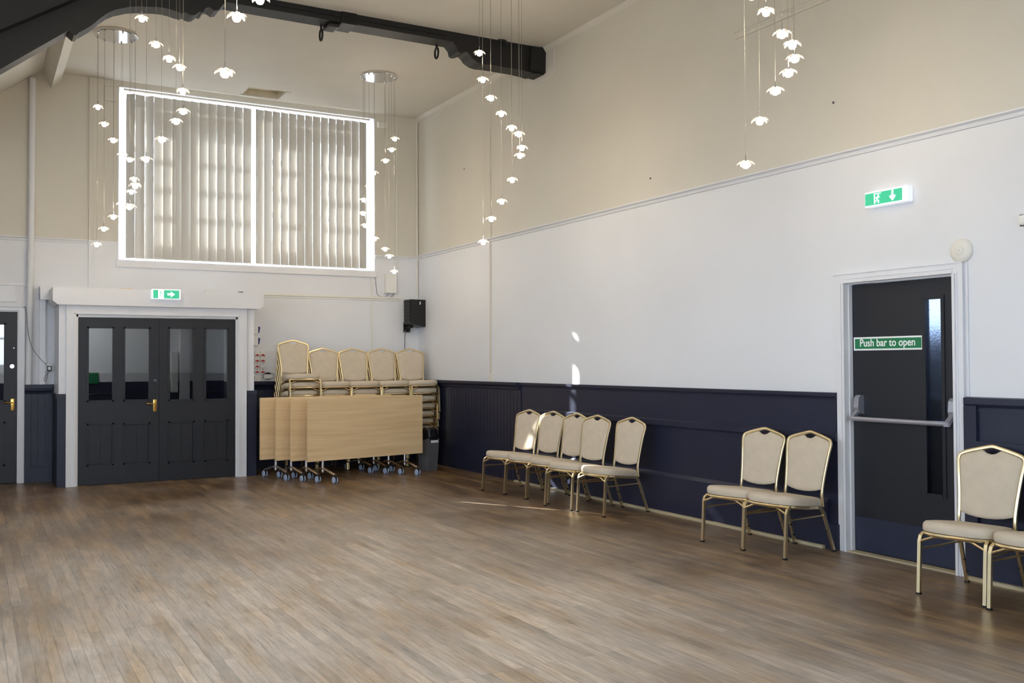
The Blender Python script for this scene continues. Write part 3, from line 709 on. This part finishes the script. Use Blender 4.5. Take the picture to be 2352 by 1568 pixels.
def chandelier(label, cx, cy, R, pend, rot0=0.):
    t = thing('chandelier', label, 'chandelier', (cx, cy, ZC), 0, 'spiral pendant chandeliers')
    if not proto:
        mb = MB(); mb.lathe([(.0, 0), (.222, 0), (.225, -.006), (.225, -.026), (.22, -.031), (0, -.031)][1:5], seg=48)
        proto['can'] = mb.build('ceiling_plate', M['chrome'], t)
    else:
        o = proto['can'].copy(); C.objects.link(o); o.parent = t
    for (ang, z) in pend:
        a = math.radians(ang) - R29; x, y = R * math.cos(a), R * math.sin(a)
        dz = z - ZC
        mb = MB(); mb.tube([(x, y, -.03), (x, y, dz * .5), (x, y, dz + .05)], .0014, seg=5, mi=0); mb.lathe([(.004, -.031), (.009, -.033), (.009, -.045), (.003, -.05)], (x, y, 0), seg=10, mi=1)
        mb.build('suspension_wire', [M['silver_wire'], M['chrome']], t)
        if 'petal' not in proto:
            p = petal_mesh().build('crystal_flower', M['petal'], t)
            s_ = MB().tube([(0, 0, .004), (0, 0, .055)], .0035, seg=8).build('stem', M['chrome'], p)
            b = MB().lathe([(.004, -.032), (.014, -.029), (.021, -.020), (.0235, -.008), (.020, .003), (.010, .010)], seg=16).build('bulb', M['bulb'], p)
            proto['petal'] = p; o = p
        else:
            o = proto['petal'].copy(); C.objects.link(o); o.parent = t
            for ch in proto['petal'].children:
                c2 = ch.copy(); C.objects.link(c2); c2.parent = o
        o.location = (x, y, dz); o.rotation_euler = (0, 0, random.uniform(0, 1))
chandelier('spiral chandelier left of the blinds, its chrome ceiling plate in view beside the truss', -4.32, -1.83, .2, [(-126, 4.12), (-100, 3.93), (-73, 3.76), (-47, 3.62), (-22, 3.58), (40, 3.41), (57, 3.28), (95, 3.15), (117, 3.01), (146, 2.87), (176, 2.69)])
chandelier('spiral chandelier near the back corner, its chrome ceiling plate right of the hatch', -1.28, -1.75, .2, [(-10, 4.16), (-33, 4.01), (-61, 3.86), (-101, 3.71), (-98 - 22, 3.55), (171, 3.42), (171 + 8, 3.25), (158, 3.11), (114, 2.96), (77, 2.83), (60, 2.74), (32, 2.54)])
chandelier('spiral chandelier hanging in front of the left half of the blinds, nearer than the truss', -4.315, -4.44, .218, [(-125, 4.42), (-100, 4.22), (-70, 4.01), (-42, 3.91), (-12, 3.87), (6, 3.69), (26, 3.54), (62, 3.48), (98, 3.33), (131, 3.15), (158, 2.91), (180, 2.72)])
chandelier('spiral chandelier hanging before the right wall below the carved beam end', -1.33, -4.98, .198, [(-176, 4.305), (-146, 4.025), (-116, 3.835), (-88, 3.685), (-59, 3.56), (-31, 3.52), (-5, 3.41), (26, 3.36), (58, 3.145), (89, 2.945), (119, 2.775), (150, 2.545)])
chandelier('nearest right-hand spiral chandelier, lamps hanging before the beige wall near the exit sign', -1.28, -8.43, .2, [(-168, 3.78), (-137, 3.65), (-111, 3.53), (-84, 3.39), (-64, 3.33), (26, 3.33), (41, 3.25), (66, 3.15), (95, 2.96), (127, 2.67)])
chandelier('nearest left-hand spiral chandelier with the largest lamps, just left of the straight beam', -4.32, -7.75, .2, [(-160, 4.3), (-130, 4.15), (-100, 4.0), (-70, 3.88), (-40, 3.78), (-10, 3.70), (20, 3.62), (60, 3.52), (100, 3.43), (137, 3.31), (161, 2.98)])

# ================================================================== CHAIRS
def radial_cushion(outline, center, prof, plane, curve=None):
    """prof: list of (radial factor, height); outline in 2D; returns MB closed cushion"""
    mb = MB(); n = len(outline); vs = []; fs = []
    for f, h in prof:
        for (a, b) in outline:
            p = (center[0] + (a - center[0]) * f, center[1] + (b - center[1]) * f)
            vs.append(plane(p[0], p[1], h))
    for i in range(len(prof) - 1):
        for k in range(n): fs.append((i * n + k, i * n + (k + 1) % n, (i + 1) * n + (k + 1) % n, (i + 1) * n + k))
    vs.append(plane(center[0], center[1], prof[0][1])); vs.append(plane(center[0], center[1], prof[-1][1])); a, b = len(vs) - 2, len(vs) - 1
    for k in range(n): fs.append((a, (k + 1) % n, k)); fs.append((b, (len(prof) - 1) * n + k, (len(prof) - 1) * n + (k + 1) % n))
    mb.add(vs, fs, 0, True); return mb

def yback(z):  # side profile of the back frame
    pts = [(.36, .165), (.42, .160), (.50, .172), (.60, .190), (.70, .208), (.80, .232), (.88, .252)]
    for i in range(len(pts) - 1):
        if z <= pts[i + 1][0]:
            t = (z - pts[i][0]) / (pts[i + 1][0] - pts[i][0]); return pts[i][1] + t * (pts[i + 1][1] - pts[i][1])
    return pts[-1][1]
def catmull(P, n=6, closed=False):
    out = []; N = len(P)
    for i in range(N if closed else N - 1):
        p0 = P[(i - 1) % N] if closed or i > 0 else P[0]; p1 = P[i]; p2 = P[(i + 1) % N]; p3 = P[(i + 2) % N] if closed or i + 2 < N else P[-1]
        for k in range(n):
            t = k / n
            out.append(tuple(.5 * ((2 * b) + (-a + c) * t + (2 * a - 5 * b + 4 * c - d) * t * t + (-a + 3 * b - 3 * c + d) * t ** 3) for a, b, c, d in zip(p0, p1, p2, p3)))
    if not closed: out.append(tuple(P[-1]))
    return out
def make_chair(label, group):
    t = thing('banquet_chair', label, 'chair', (0, 0, 0), 0, group)
    # seat cushion: wide rounded front (-y)
    half = [(0, -.262), (.09, -.258), (.165, -.238), (.208, -.195), (.222, -.13), (.218, -.05), (.200, .04), (.182, .11), (.172, .150), (.150, .165), (0, .168)]
    ol = catmull(half, 3); ol = ol + [(-x, y) for x, y in reversed(ol[1:-1])]
    def P(x, y, h): return (x, y, h - .042 * max(0, (y + .22) / .39) - .006 * max(0, (-y - .2) / .06) * (1 if h > .42 else 0))
    prof = [(.9, .378), (.985, .379), (1.0, .386), (1.003, .402), (1.0, .414), (.982, .427), (.93, .438), (.8, .443), (.55, .446), (.25, .447)]
    s = radial_cushion(ol, (0, -.05), prof, P).build('seat', M['fabric'], t)
    rim = [P(x * .965, -.05 + (y + .05) * .965, .366) for x, y in ol]
    mb = MB().tube(rim, .0115, seg=6, close=True, rb=.011, ref=(0, 0, 1)); mb.add([P(x * .95, -.05 + (y + .05) * .95, .370) for x, y in ol], [list(range(len(ol)))])
    mb.build('seat_rim', M['gold'], s)
    # back frame
    fp = [(.174, .335), (.173, .40), (.172, .47), (.178, .56), (.187, .65), (.197, .73), (.203, .78), (.196, .810), (.165, .826), (.11, .843), (.055, .857), (.018, .866), (0, .868)]
    r = catmull(fp, 3); full = r + [(-x, z) for x, z in reversed(r[:-1])]
    pts = [(x, yback(z), z) for x, z in full]
    MB().tube(pts, .0125, seg=8, rb=.0095, ref=(0, 1, 0)).build('back_frame', M['gold'], t)
    # backrest panel
    ins = .010
    side = [(x - ins, z) for x, z in fp if .465 < z < .80]
    op = [(0, .434), (.06, .437), (.11, .445), (.157, .458)] + side + [(.184, .802), (.157, .816), (.10, .832), (.062, .843), (.050, .840), (.03, .826), (0, .820)]
    h = []
    for p in op: h.append(p)
    outl = h + [(-x, z) for x, z in reversed(h[1:-1])]
    def Q(x, z, d): return (x, yback(z) + d, z)
    prof = [(.3, -.020), (.7, -.019), (.9, -.016), (.97, -.011), (1., -.004), (1., .006), (.96, .011), (.6, .012)]
    radial_cushion(outl, (0, .62), prof, Q).build('backrest', M['fabric'], t)
    # legs
    for sx in (-1, 1):
        lp = [(sx * .200, -.262, .008), (sx * .200, -.250, .20), (sx * .200, -.243, .315), (sx * .199, -.232, .345), (sx * .196, -.208, .360), (sx * .191, -.17, .360), (sx * .180, .02, .341), (sx * .174, .14, .328)]
        lg = MB().tube(lp, .0115, seg=4, rb=.011, square=True, ref=(1, 0, 0), smooth=False).build('leg', M['gold'], t)
        MB().box(sx * .200 - .012, sx * .200 + .012, -.276, -.250, 0, .012).build('foot_tip', M['blackrub'], lg)
        lp = [(sx * .172, .125, .330), (sx * .173, .152, .322), (sx * .173, .176, .285), (sx * .184, .270, .008)]
        lg = MB().tube(lp, .0105, seg=4, rb=.0105, square=True, ref=(1, 0, 0), smooth=False).build('leg', M['gold'], t)
        MB().box(sx * .184 - .012, sx * .184 + .012, .258, .284, 0, .012).build('foot_tip', M['blackrub'], lg)
        mb = MB()
        for z in (.075, .155): 
            y = .172 + (.30 - z) / .292 * .098; mb.box(sx * (.180 - .02), sx * (.180 - .008), y - .016, y - .004, z - .006, z + .006)
        mb.build('stacking_stud', M['blackrub'], lg)
        MB().tube([(sx * .199, -.245, .272), (sx * .169, .176, .272)], .0075, seg=8, rb=.006).build('stretcher', M['gold'], t)
    MB().tube([(-.196, -.243, .318), (-.12, -.235, .350), (-.09, -.232, .355), (.09, -.232, .355), (.12, -.235, .350), (.196, -.243, .318)], .0105, seg=8, rb=.008).build('front_brace', M['gold'], t)
    return t

G5 = 'row of five chairs along the right wall'; GP = 'pair of chairs left of the emergency door'; GN = 'chairs right of the emergency door'
def place(proto_chair, fx, fy, delta, label, group):
    rz = -PI / 2 + math.radians(delta); d = .262
    # rear direction = local +y
    loc = (fx + d * -math.sin(rz), fy + d * math.cos(rz), 0)
    if proto_chair is None:
        c = make_chair(label, group); c.location = loc; c.rotation_euler = (0, 0, rz); return c
    return dup(proto_chair, loc, rz, label, group)
ch0 = place(None, -.714, -3.655, 10, 'beige banquet chair at the far end of the row of five by the wainscot', G5)
place(ch0, -.68, -4.075, 7, 'second chair from the far end of the row of five, sunlit upper back', G5)
place(ch0, -.675, -4.50, 3, 'middle chair in the row of five, its back half hidden by the next chair', G5)
place(ch0, -.725, -4.985, 7, 'fourth chair of the row of five, nudged close against the middle one', G5)
place(ch0, -.668, -5.455, 4, 'nearest chair in the row of five, standing a little apart by the wainscot', G5)
place(ch0, -.645, -7.222, 7, 'left banquet chair of the pair standing beside the emergency door', GP)
place(ch0, -.635, -7.652, 3, 'right banquet chair of the pair, closest to the white emergency door frame', GP)
place(ch0, -.643, -9.190, 8, 'complete banquet chair at right, in front of the right edge of the emergency door', GN)
place(ch0, -.628, -9.635, 5, 'banquet chair cut off by the right edge of the photo', GN)

# stacks
ordn = ['topmost', 'second from top', 'third from top', 'fourth from top', 'fifth from top', 'third from bottom', 'second from bottom', 'bottom']
ord9 = ['topmost', 'second from top', 'third from top', 'fourth from top', 'middle', 'fourth from bottom', 'third from bottom', 'second from bottom', 'bottom']
stacks = [(-1.975, -.60, 9, 'leftmost and tallest stack'), (-1.555, -.585, 8, 'stack second from left'), (-1.14, -.585, 8, 'middle stack of the five'), (-.725, -.585, 8, 'stack second from the corner'), (-.31, -.60, 8, 'corner stack beside the grey bin')]
for (sx, sy, n, nm) in stacks:
    names = ord9 if n == 9 else ordn
    for k in range(n):
        # k = 0 is the bottom chair
        lab = 'banquet chair, %s of the %s behind the tables' % (names[n - 1 - k], nm) if 'bin' not in nm else 'banquet chair, %s of the %s' % (names[n - 1 - k], nm)
        dup(ch0, (sx, sy + .09 - .024 * k, .104 * k), math.radians(random.uniform(-.8, .8) + (3 if sx > -1 else 2)), lab, 'chairs in the ' + nm)

# ================================================================== FLIP-TOP TABLES
def make_table(label):
    """local: top stands vertical facing -y"""
    t = thing('folding_table', label, 'table', (0, 0, 0), 0, 'nested flip-top tables')
    L, zb_, zt_ = 1.645, .245, .99
    top = MB().box(-L / 2, L / 2, -.0125, .0125, zb_, zt_, bev=.003).build('tabletop', M['beech'], t)
    mb = MB(); mb.box(-L / 2 - .001, -L / 2 + .003, -.0122, .0122, zb_ + .003, zt_ - .003); mb.box(L / 2 - .003, L / 2 + .001, -.0122, .0122, zb_ + .003, zt_ - .003)
    mb.build('edge_band', M['beech'], top)
    for sx in (-.59, .59):
        mb = MB().tube([(sx, .05, .105), (sx, .05, .70)], .019, seg=14, rb=.019); mb.build('column', M['chrome'], t)
        arc = [(sx, -.235, .095), (sx, -.20, .102), (sx, -.12, .120), (sx, -.03, .142), (sx, .05, .150), (sx, .12, .142), (sx, .22, .120), (sx, .30, .102), (sx, .335, .095)]
        ft = MB().tube(arc, .020, seg=10, rb=.014, ref=(0, 0, 1)).build('foot', M['chrome'], t)
        for y, dr in ((-.235, 1), (.335, -1)):
            mb = MB()
            mb.tube([(sx, y, .098), (sx, y, .066)], .009, seg=8, mi=1); mb.box(sx - .009, sx + .009, y - .024, y + .03, .030, .078, mi=1, bev=.006)
            for q in (-.021, .011): mb.lathe([(.012, 0), (.034, 0), (.037, .003), (.037, .009), (.034, .012), (.012, .012)][1:5], (sx + q - .001, y + .008, .037), seg=20, mi=0, axis='x')
            c = mb.build('castor', [M['castor'], M['blackp']], ft)
    MB().tube([(-.59, .05, .52), (.59, .05, .52)], .016, seg=10).build('crossbar', M['blackp'], t)
    mb = MB()
    for sx in (-.59, .59): mb.box(sx - .03, sx + .03, .0125, .04, .50, .74)
    mb.build('hinge_plate', M['blackp'], t)
    return t
ar = math.radians(11.9)
T = make_table('frontmost folded table, its whole pale wood top facing the room'); T.location = (-1.40, -1.64, 0); T.rotation_euler = (0, 0, ar)
dup(T, (-1.545, -1.455, 0), ar, 'folded wooden table directly behind the frontmost one, only its left strip visible')
dup(T, (-1.68, -1.285, 0), ar + .004, 'third folded wooden table back, a strip showing left of the front two')
dup(T, (-1.815, -1.10, 0), ar - .004, 'rearmost folded wooden table, its left end nearest the double doors')

# ================================================================== SMALL THINGS
# bin
t = thing('waste_bin', 'grey rectangular waste bin with black liner beside the corner chair stack', 'bin', (-.435, -1.30, 0), math.radians(15))
def frustum(mb, w0, d0, w1, d1, z0, z1, mi=0):
    vs = [(-w0, -d0, z0), (w0, -d0, z0), (w0, d0, z0), (-w0, d0, z0), (-w1, -d1, z1), (w1, -d1, z1), (w1, d1, z1), (-w1, d1, z1)]
    return mb.add(vs, [(0, 3, 2, 1), (4, 5, 6, 7), (0, 1, 5, 4), (1, 2, 6, 5), (2, 3, 7, 6), (3, 0, 4, 7)], mi)
frustum(MB(), .07, .10, .088, .125, 0, .42).build('bin_body', M['greyp'], t)
mb = MB(); n = 28; vs = []; rows = [(.40, 1.03), (.43, 1.06), (.46, 1.05), (.50, 1.02), (.535, .95), (.55, .80)]
for j, (z, f) in enumerate(rows):
    for k in range(n):
        a = 2 * PI * k / n; cx_, sy_ = math.cos(a), math.sin(a); q = max(abs(cx_), abs(sy_)) ** .8
        vs.append((cx_ / q * .088 * f + random.uniform(-.004, .004), sy_ / q * .125 * f + random.uniform(-.004, .004), z + random.uniform(-.008, .008)))
fs = [(j * n + k, j * n + (k + 1) % n, (j + 1) * n + (k + 1) % n, (j + 1) * n + k) for j in range(len(rows) - 1) for k in range(n)] + [[(len(rows) - 1) * n + k for k in range(n)]]
mb.add(vs, fs, 0, True).build('bin_liner', M['bag'], t)
MB().box(-.05, .07, -.1275, -.1245, .365, .395).build('paper_label', M['paper'], t)

# loudspeaker in the corner
t = thing('loudspeaker', 'black loudspeaker on a wall bracket high in the corner above the chair stacks', 'loudspeaker', (-.135, -.16, 1.93), math.radians(8))
mb = MB(); mb.prism([(-.12, .02), (.11, -.02), (.125, .02), (.125, .37), (-.12, .37)], 'y', -.12, .08)
b = mb.build('cabinet', M['blackp'], t)
MB().box(-.128, -.12, -.10, .06, .05, .355).build('grille', M['blackp'], t)
MB().box(.02, .035, -.123, -.119, .30, .34).build('badge', M['paper'], t)
mb = MB()
for k in range(6): mb.box(-.1295, -.127, -.10, .06, .07 + k * .05, .095 + k * .05)
mb.build('side_rib', M['iron'], t)
mb = MB(); mb.box(-.115, -.005, .09, .105, -.09, .05); mb.box(-.08, -.03, -.03, .10, -.03, .0); mb.box(-.07, -.04, -.02, .02, -.03, .03)
mb.build('wall_bracket', M['iron'], t)
mb = MB()
for x in (-.10, -.02): mb.lathe([(.006, .084), (.006, .09)], (x, 0, -.075), seg=8, axis='y')
mb.build('bracket_screw', M['chrome'], t)
tag(MB().tube([(-.22, -.03, 1.84), (-.222, -.02, 1.6), (-.222, -.02, 1.17)], .004, seg=6).build('speaker_cable', M['blackp']), 'thin black cable dropping from the loudspeaker bracket down behind the chairs', 'cable')

# pipes and conduits on the back wall
mb = MB(); mb.tube([(-5.035, -.05, 4.83), (-5.04, -.05, 2.75)], .036, seg=16); mb.tube([(-5.04, -.05, 2.77), (-5.045, -.05, 2.63)], .042, seg=16); mb.tube([(-5.045, -.05, 2.64), (-5.06, -.06, ZD)], .036, seg=16)
mb.tube([(-5.05, -.05, 2.38), (-5.05, -.05, 2.33)], .040, seg=16)
tag(mb.build('drain_pipe', M['white']), 'tall cream painted pipe running up the back wall left of the double doors', 'pipe')
mb = MB()
for a, b, mi in ((2.33, 2.93, 0), (2.93, ZC - .005, 1)):
    mb.box(-4.405, -4.245, -.03, 0, a, b, mi); mb.box(-4.245, -4.235, -.012, 0, a, b, mi); mb.box(-4.36, -4.355, -.034, -.03, a, b - .04, mi)
struct(mb.build('trim_14', [M['white'], M['beige']]))
tag(MB().box(-4.23, -4.09, -.02, 0, 4.68, 4.86, bev=.004).build('shade_patch', M['beige']), 'raised patch added for dark shading at the top left corner of the big window', 'panel')  # raised patch put where the wall shows only dark shading
tag(MB().box(-.63, -.49, -.045, 0, 4.75, 4.83, bev=.006).build('vent_box', M['cream']), 'small cream box under the ceiling at the top right corner of the window', 'box')
mb = MB(); mb.box(-2.455, -.27, -.022, 0, 2.315, 2.345); mb.box(-2.455, -.27, -.012, 0, 2.29, 2.31)
tag(mb.build('cable_trunking', M['cream']), 'horizontal white cable trunking on the back wall between the pelmet and the loudspeaker', 'trunking')
mb = MB(); mb.box(XL, -5.09, -.02, 0, 2.345, 2.36)
struct(mb.build('trim_15', M['trimw']))
for x, z0, z1, r, lab in ((-.335, 2.68, 4.93, .006, 'thin conduit rising from the white junction box to the ceiling'), (-.725, 1.17, 2.62, .008, 'painted conduit dropping from the right end of the window sill to the wainscot'), (-.02, 2.34, 4.93, .012, 'painted conduit running up the corner of the room above the loudspeaker')):
    tag(MB().tube([(x, -.012, z0), (x, -.012, z1)], r, seg=8).build('conduit', M['cream']), lab, 'conduit')
t = thing('junction_box', 'white junction box on the back wall between window and corner', 'box', (-.45, 0, 2.53))
MB().box(-.08, .08, -.09, 0, -.135, .135, bev=.004).build('box_body', M['plastic'], t)
mb = MB(); mb.tube([(-.02, -.03, -.135), (-.04, -.03, -.16), (-.06, -.01, -.185), (-.14, -.008, -.185), (-.19, -.008, -.15), (-.21, -.008, .06), (-.24, -.008, .12)], .003, seg=6)
mb.tube([(.08, -.02, -.02), (.09, -.01, -.10), (.05, -.008, -.17), (-.03, -.008, -.20)], .004, seg=6); mb.build('loose_cable', M['wire'], t)
# corner conduit on the right wall
tag(MB().box(-.016, 0, -2.245, -2.275, 1.27, 4.62).build('wall_channel', M['beige']), 'painted vertical cable channel on the right wall above the matchboard', 'channel')
tag(MB().box(-.035, 0, -2.25, -2.36, ZD, 1.262, bev=.005).build('wall_socket', M['cream']), 'small cream socket box on the right wall, sitting on the dado rail', 'socket')

# sockets left of the double doors
tag(MB().box(-4.948, -4.862, -.045, -.0, 1.418, 1.502, bev=.006).build('switch_box', M['plastic']), 'square white blank box above the double socket left of the double doors', 'switch')
t = thing('double_socket', 'white double wall socket left of the double doors', 'socket', (-4.878, 0, 1.367))
MB().box(-.072, .072, -.045, 0, -.044, .044, bev=.006).build('faceplate', M['plastic'], t)
mb = MB()
for x in (-.045, .03): 
    for dx, dz in ((0, .014), (-.011, -.006), (.011, -.006)): mb.box(x + dx - .003, x + dx + .003, -.0465, -.045, dz - .004, dz + .004)
mb.build('pin_slot', M['blackp'], t)
t = thing('plug_charger', 'black plug charger with white face in the double socket', 'charger', (-4.838, -.045, 1.354))
MB().box(-.024, .024, -.04, 0, -.032, .032, bev=.005).build('plug_body', M['blackp'], t)
MB().box(-.015, .015, -.043, -.04, -.016, .022).build('plug_face', M['plastic'], t)
mb = MB(); mb.tube(catmull([(0, -.02, -.03), (-.01, -.02, -.06), (-.05, -.02, -.10), (-.055, -.02, -.14), (-.035, -.02, -.15), (-.02, -.02, -.10), (-.02, -.02, -.05)], 4), .0025, seg=6); mb.build('plug_lead', M['wire'], t)
mb = MB(); mb.tube(catmull([(-5.12, -.045, 2.08), (-5.10, -.045, 2.09), (-5.085, -.095, 2.0), (-5.07, -.1, 1.8), (-5.03, -.1, 1.62), (-4.95, -.075, 1.49), (-4.86, -.06, 1.39)], 5), .0028, seg=6)
tag(mb.build('loose_cable', M['wire']), 'thin loose cable hanging from the left door frame to the plug charger', 'cable')

# controls, switches right of the lobby
for z, lab in ((1.85, 'upper white wall thermostat with blue side beside the double door frame'), (1.70, 'lower white wall thermostat with blue side beside the double door frame')):
    t = thing('thermostat', lab, 'thermostat', (-2.345, 0, z), 0, 'thermostats by the double doors')
    MB().box(-.045, .02, -.03, 0, -.055, .055, bev=.004).build('cover', M['plastic'], t)
    MB().prism([(.02, .045), (.045, .04), (.048, .03), (.036, -.035), (.03, -.042), (.02, -.042)], 'y', -.024, -.002).build('blue_side', M['blue'], t)
rows = [(1.535, 1.57 - .0), (1.455, 0), (1.375, 0), (1.295, 0)]
nm = ['top', 'second', 'third', 'bottom']
for j in range(4):
    for i in range(2):
        x = -2.335 + i * .075; z = 1.53 - j * .075
        t = thing('light_switch', 'white light switch with red marking, %s row, %s column, beside the double doors' % (nm[j], ['left', 'right'][i]), 'switch', (x, 0, z), 0, 'bank of light switches')
        MB().box(-.035, .035, -.022, 0, -.035, .035, bev=.003).build('switch_plate', M['plastic'], t)
        if not (i == 1 and j == 2): MB().prism([(-.026, -.026), (.026, -.026), (.026, -.012), (.012, -.008), (.004, .0), (-.004, 0), (-.012, -.008), (-.026, -.012)], 'y', -.0235, -.022).build('red_mark', M['red'], t)
        if j > 1: MB().box(-.008, .008, -.0235, -.022, .018, .026).build('rocker', M['blackp'], t)
tag(MB().box(-2.375, -2.285, -.03, 0, 1.165, 1.235, bev=.004).build('wall_socket', M['plastic']), 'white wall socket under the light switches on the dado', 'socket')
tag(MB().box(-2.275, -2.125, -.03, 0, 1.165, 1.205, bev=.004).build('wall_socket', M['plastic']), 'low white double socket on the dado under the coiled adaptor', 'socket')
t = thing('power_adaptor', 'white adaptor with black top and looped lead plugged in above the dado', 'adaptor', (-2.20, -.03, 1.20))
MB().box(-.055, .04, -.05, 0, .0, .06, bev=.004).build('adaptor_body', M['plastic'], t)
MB().prism([(-.05, .06), (.04, .06), (.01, .085), (-.02, .085)], 'y', -.048, -.004).build('black_top', M['blackp'], t)
MB().tube([(.0 + .078 * math.cos(a * PI / 10), -.03, .035 + .042 * math.sin(a * PI / 10)) for a in range(20)], .0028, seg=6, close=True).build('looped_lead', M['blackp'], t)

# right wall devices
t = thing('fire_sounder', 'round cream fire sounder on the white wall above the emergency door corner', 'alarm', (0, -8.832, 2.115))
MB().lathe([(.081, 0), (.081, -.010), (.076, -.019), (.058, -.028), (.034, -.031)], seg=40, axis='x').build('dome', M['cream'], t)
MB().lathe([(.030, -.026), (.030, -.034), (.026, -.037), (.006, -.037)], seg=28, axis='x').build('centre_cap', M['cream'], t)
MB().lathe([(.005, -.034), (.005, -.041)], seg=10, axis='x').build('indicator', M['plastic'], t)
tag(MB().box(-.012, 0, -8.862, -8.874, ZD, 2.04).build('cable_conduit', M['trimw']), 'thin white conduit from the fire sounder down beside the emergency door frame', 'conduit')
t = thing('wall_sensor', 'white rounded sensor on the right wall, cut by the right edge of the photo', 'sensor', (0, -9.29, 2.258))
MB().box(-.04, 0, -.048, .048, -.032, .032, bev=.02).build('sensor_body', M['plastic'], t)
for sy, sz in ((1, 1), (1, -1), (-1, 1), (-1, -1)):
    MB().box(-.02, 0, sy * .035 - .012, sy * .035 + .012, sz * .03 - .006, sz * .03 + .006, bev=.003).build('dark_clip', M['blackp'], t)
for y, z, lab in ((-.0 - 1.52, 3.95, 'tiny dark wall plug high on the beige wall near the back corner'), (-5.52, 3.15, 'tiny dark wall plug on the beige wall between the right-hand chandeliers'), (-7.77, 3.34, 'tiny dark wall plug on the beige wall right of the nearest chandelier lamps')):
    tag(MB().lathe([(.010, 0), (.008, -.006), (.004, -.008)], (0, y, z), seg=10, axis='x').build('wall_plug', M['wire']), lab, 'fixing')

# odds and ends lying on the pelmet
for x, w_, h_, m_, lab in ((-4.05, .13, .012, 'beech', 'thin wooden offcut lying on the pelmet left of the exit sign'), (-3.70, .16, .022, 'hatch', 'small flat dusty box lying on the pelmet just above the exit sign'), (-3.10, .10, .02, 'cream', 'pale crumpled piece lying on the pelmet right of the exit sign'), (-2.72, .05, .014, 'blackp', 'small dark clip lying near the right end of the pelmet')):
    tag(MB().box(x - w_ / 2, x + w_ / 2, -.74, -.66, 2.285, 2.285 + h_, bev=.003).build('offcut', M[m_]), lab, 'offcut')

# ================================================================== EXTERIOR
struct(MB().box(-40, 30, -40, 40, -.5, -.25).build('ground_outside', M['ground']))
struct(MB().box(1.5, 1.7, -16, 2, -.25, 1.66).build('wall_outside', M['ext']))  # unseen wall added and sized so the lower slit glass looks dark

struct(MB().box(.42, .50, -9.2, -7.5, -.25, 1.13).build('dark_backing', M['ext']))  # unseen dark block added behind the slit glass to blacken its lower part

# ================================================================== LIGHT
w = bpy.data.worlds.new('daylight'); bpy.context.scene.world = w; w.use_nodes = True
bg = w.node_tree.nodes['Background']; bg.inputs['Color'].default_value = (.76, .87, 1., 1); bg.inputs['Strength'].default_value = 7.6
sd = bpy.data.lights.new('sun', 'SUN'); sd.energy = 30.; sd.angle = math.radians(.6); sd.color = (1, .97, .91)
so = bpy.data.objects.new('sun', sd); C.objects.link(so)
hd = Vector((.575, -1, 0)).normalized(); d = Vector((hd.x, hd.y, -.615)).normalized()
so.rotation_euler = d.to_track_quat('-Z', 'Y').to_euler()
def portal(x, y, z, sx, sy, direction):
    ld = bpy.data.lights.new('portal', 'AREA'); ld.shape = 'RECTANGLE'; ld.size = sx; ld.size_y = sy; ld.cycles.is_portal = True
    o = bpy.data.objects.new('portal', ld); C.objects.link(o); o.location = (x, y, z)
    o.rotation_euler = Vector(direction).to_track_quat('-Z', 'Z').to_euler()
for a, b in LW: portal(XL - .29, (a + b) / 2, 2.175, b - a, 2.05, (1, 0, 0))
for a, b in FW: portal((a + b) / 2, YF - .29, 2.825, b - a, 2.95, (0, 1, 0))
portal((W0 + W1) / 2, .295, (WB + WT) / 2, W1 - W0, WT - WB, (0, -1, 0))
pd = bpy.data.lights.new('corridor_fill', 'POINT'); pd.energy = 22; pd.shadow_soft_size = .12; pd.color = (1, .97, .9)  # unseen fill light added to brighten the corridor behind the door glass
po = bpy.data.objects.new('corridor_fill', pd); C.objects.link(po); po.location = (-4.9, .55, 2.35)

# ================================================================== CAMERA
cd = bpy.data.cameras.new('camera'); cd.sensor_width = 36; cd.sensor_fit = 'HORIZONTAL'; cd.lens = 2220.5 / 2352 * 36; cd.clip_end = 200
co = bpy.data.objects.new('camera', cd); C.objects.link(co); co.location = (-5.634, -12.9, 1.4)
yaw, pitch, roll = math.radians(29.13), math.radians(1.247), math.radians(-.27)
f = Vector((math.sin(yaw) * math.cos(pitch), math.cos(yaw) * math.cos(pitch), math.sin(pitch))); r0 = Vector((math.cos(yaw), -math.sin(yaw), 0)); u0 = r0.cross(f)
r = r0 * math.cos(roll) + u0 * math.sin(roll); u = -r0 * math.sin(roll) + u0 * math.cos(roll)
co.rotation_euler = Matrix((r, u, -f)).transposed().to_euler()
sc = bpy.context.scene; sc.camera = co
sc.view_settings.view_transform = 'Standard'; sc.view_settings.look = 'None'; sc.view_settings.gamma = 1.; sc.view_settings.exposure = 0.78
sc.view_settings.use_curve_mapping = False
sc.cycles.use_denoising = True; sc.cycles.max_bounces = 8; sc.cycles.diffuse_bounces = 5; sc.cycles.glossy_bounces = 3; sc.cycles.use_adaptive_sampling = True; sc.cycles.adaptive_threshold = .02; sc.cycles.transparent_max_bounces = 12
sc.cycles.sample_clamp_indirect = 8; sc.cycles.use_light_tree = True
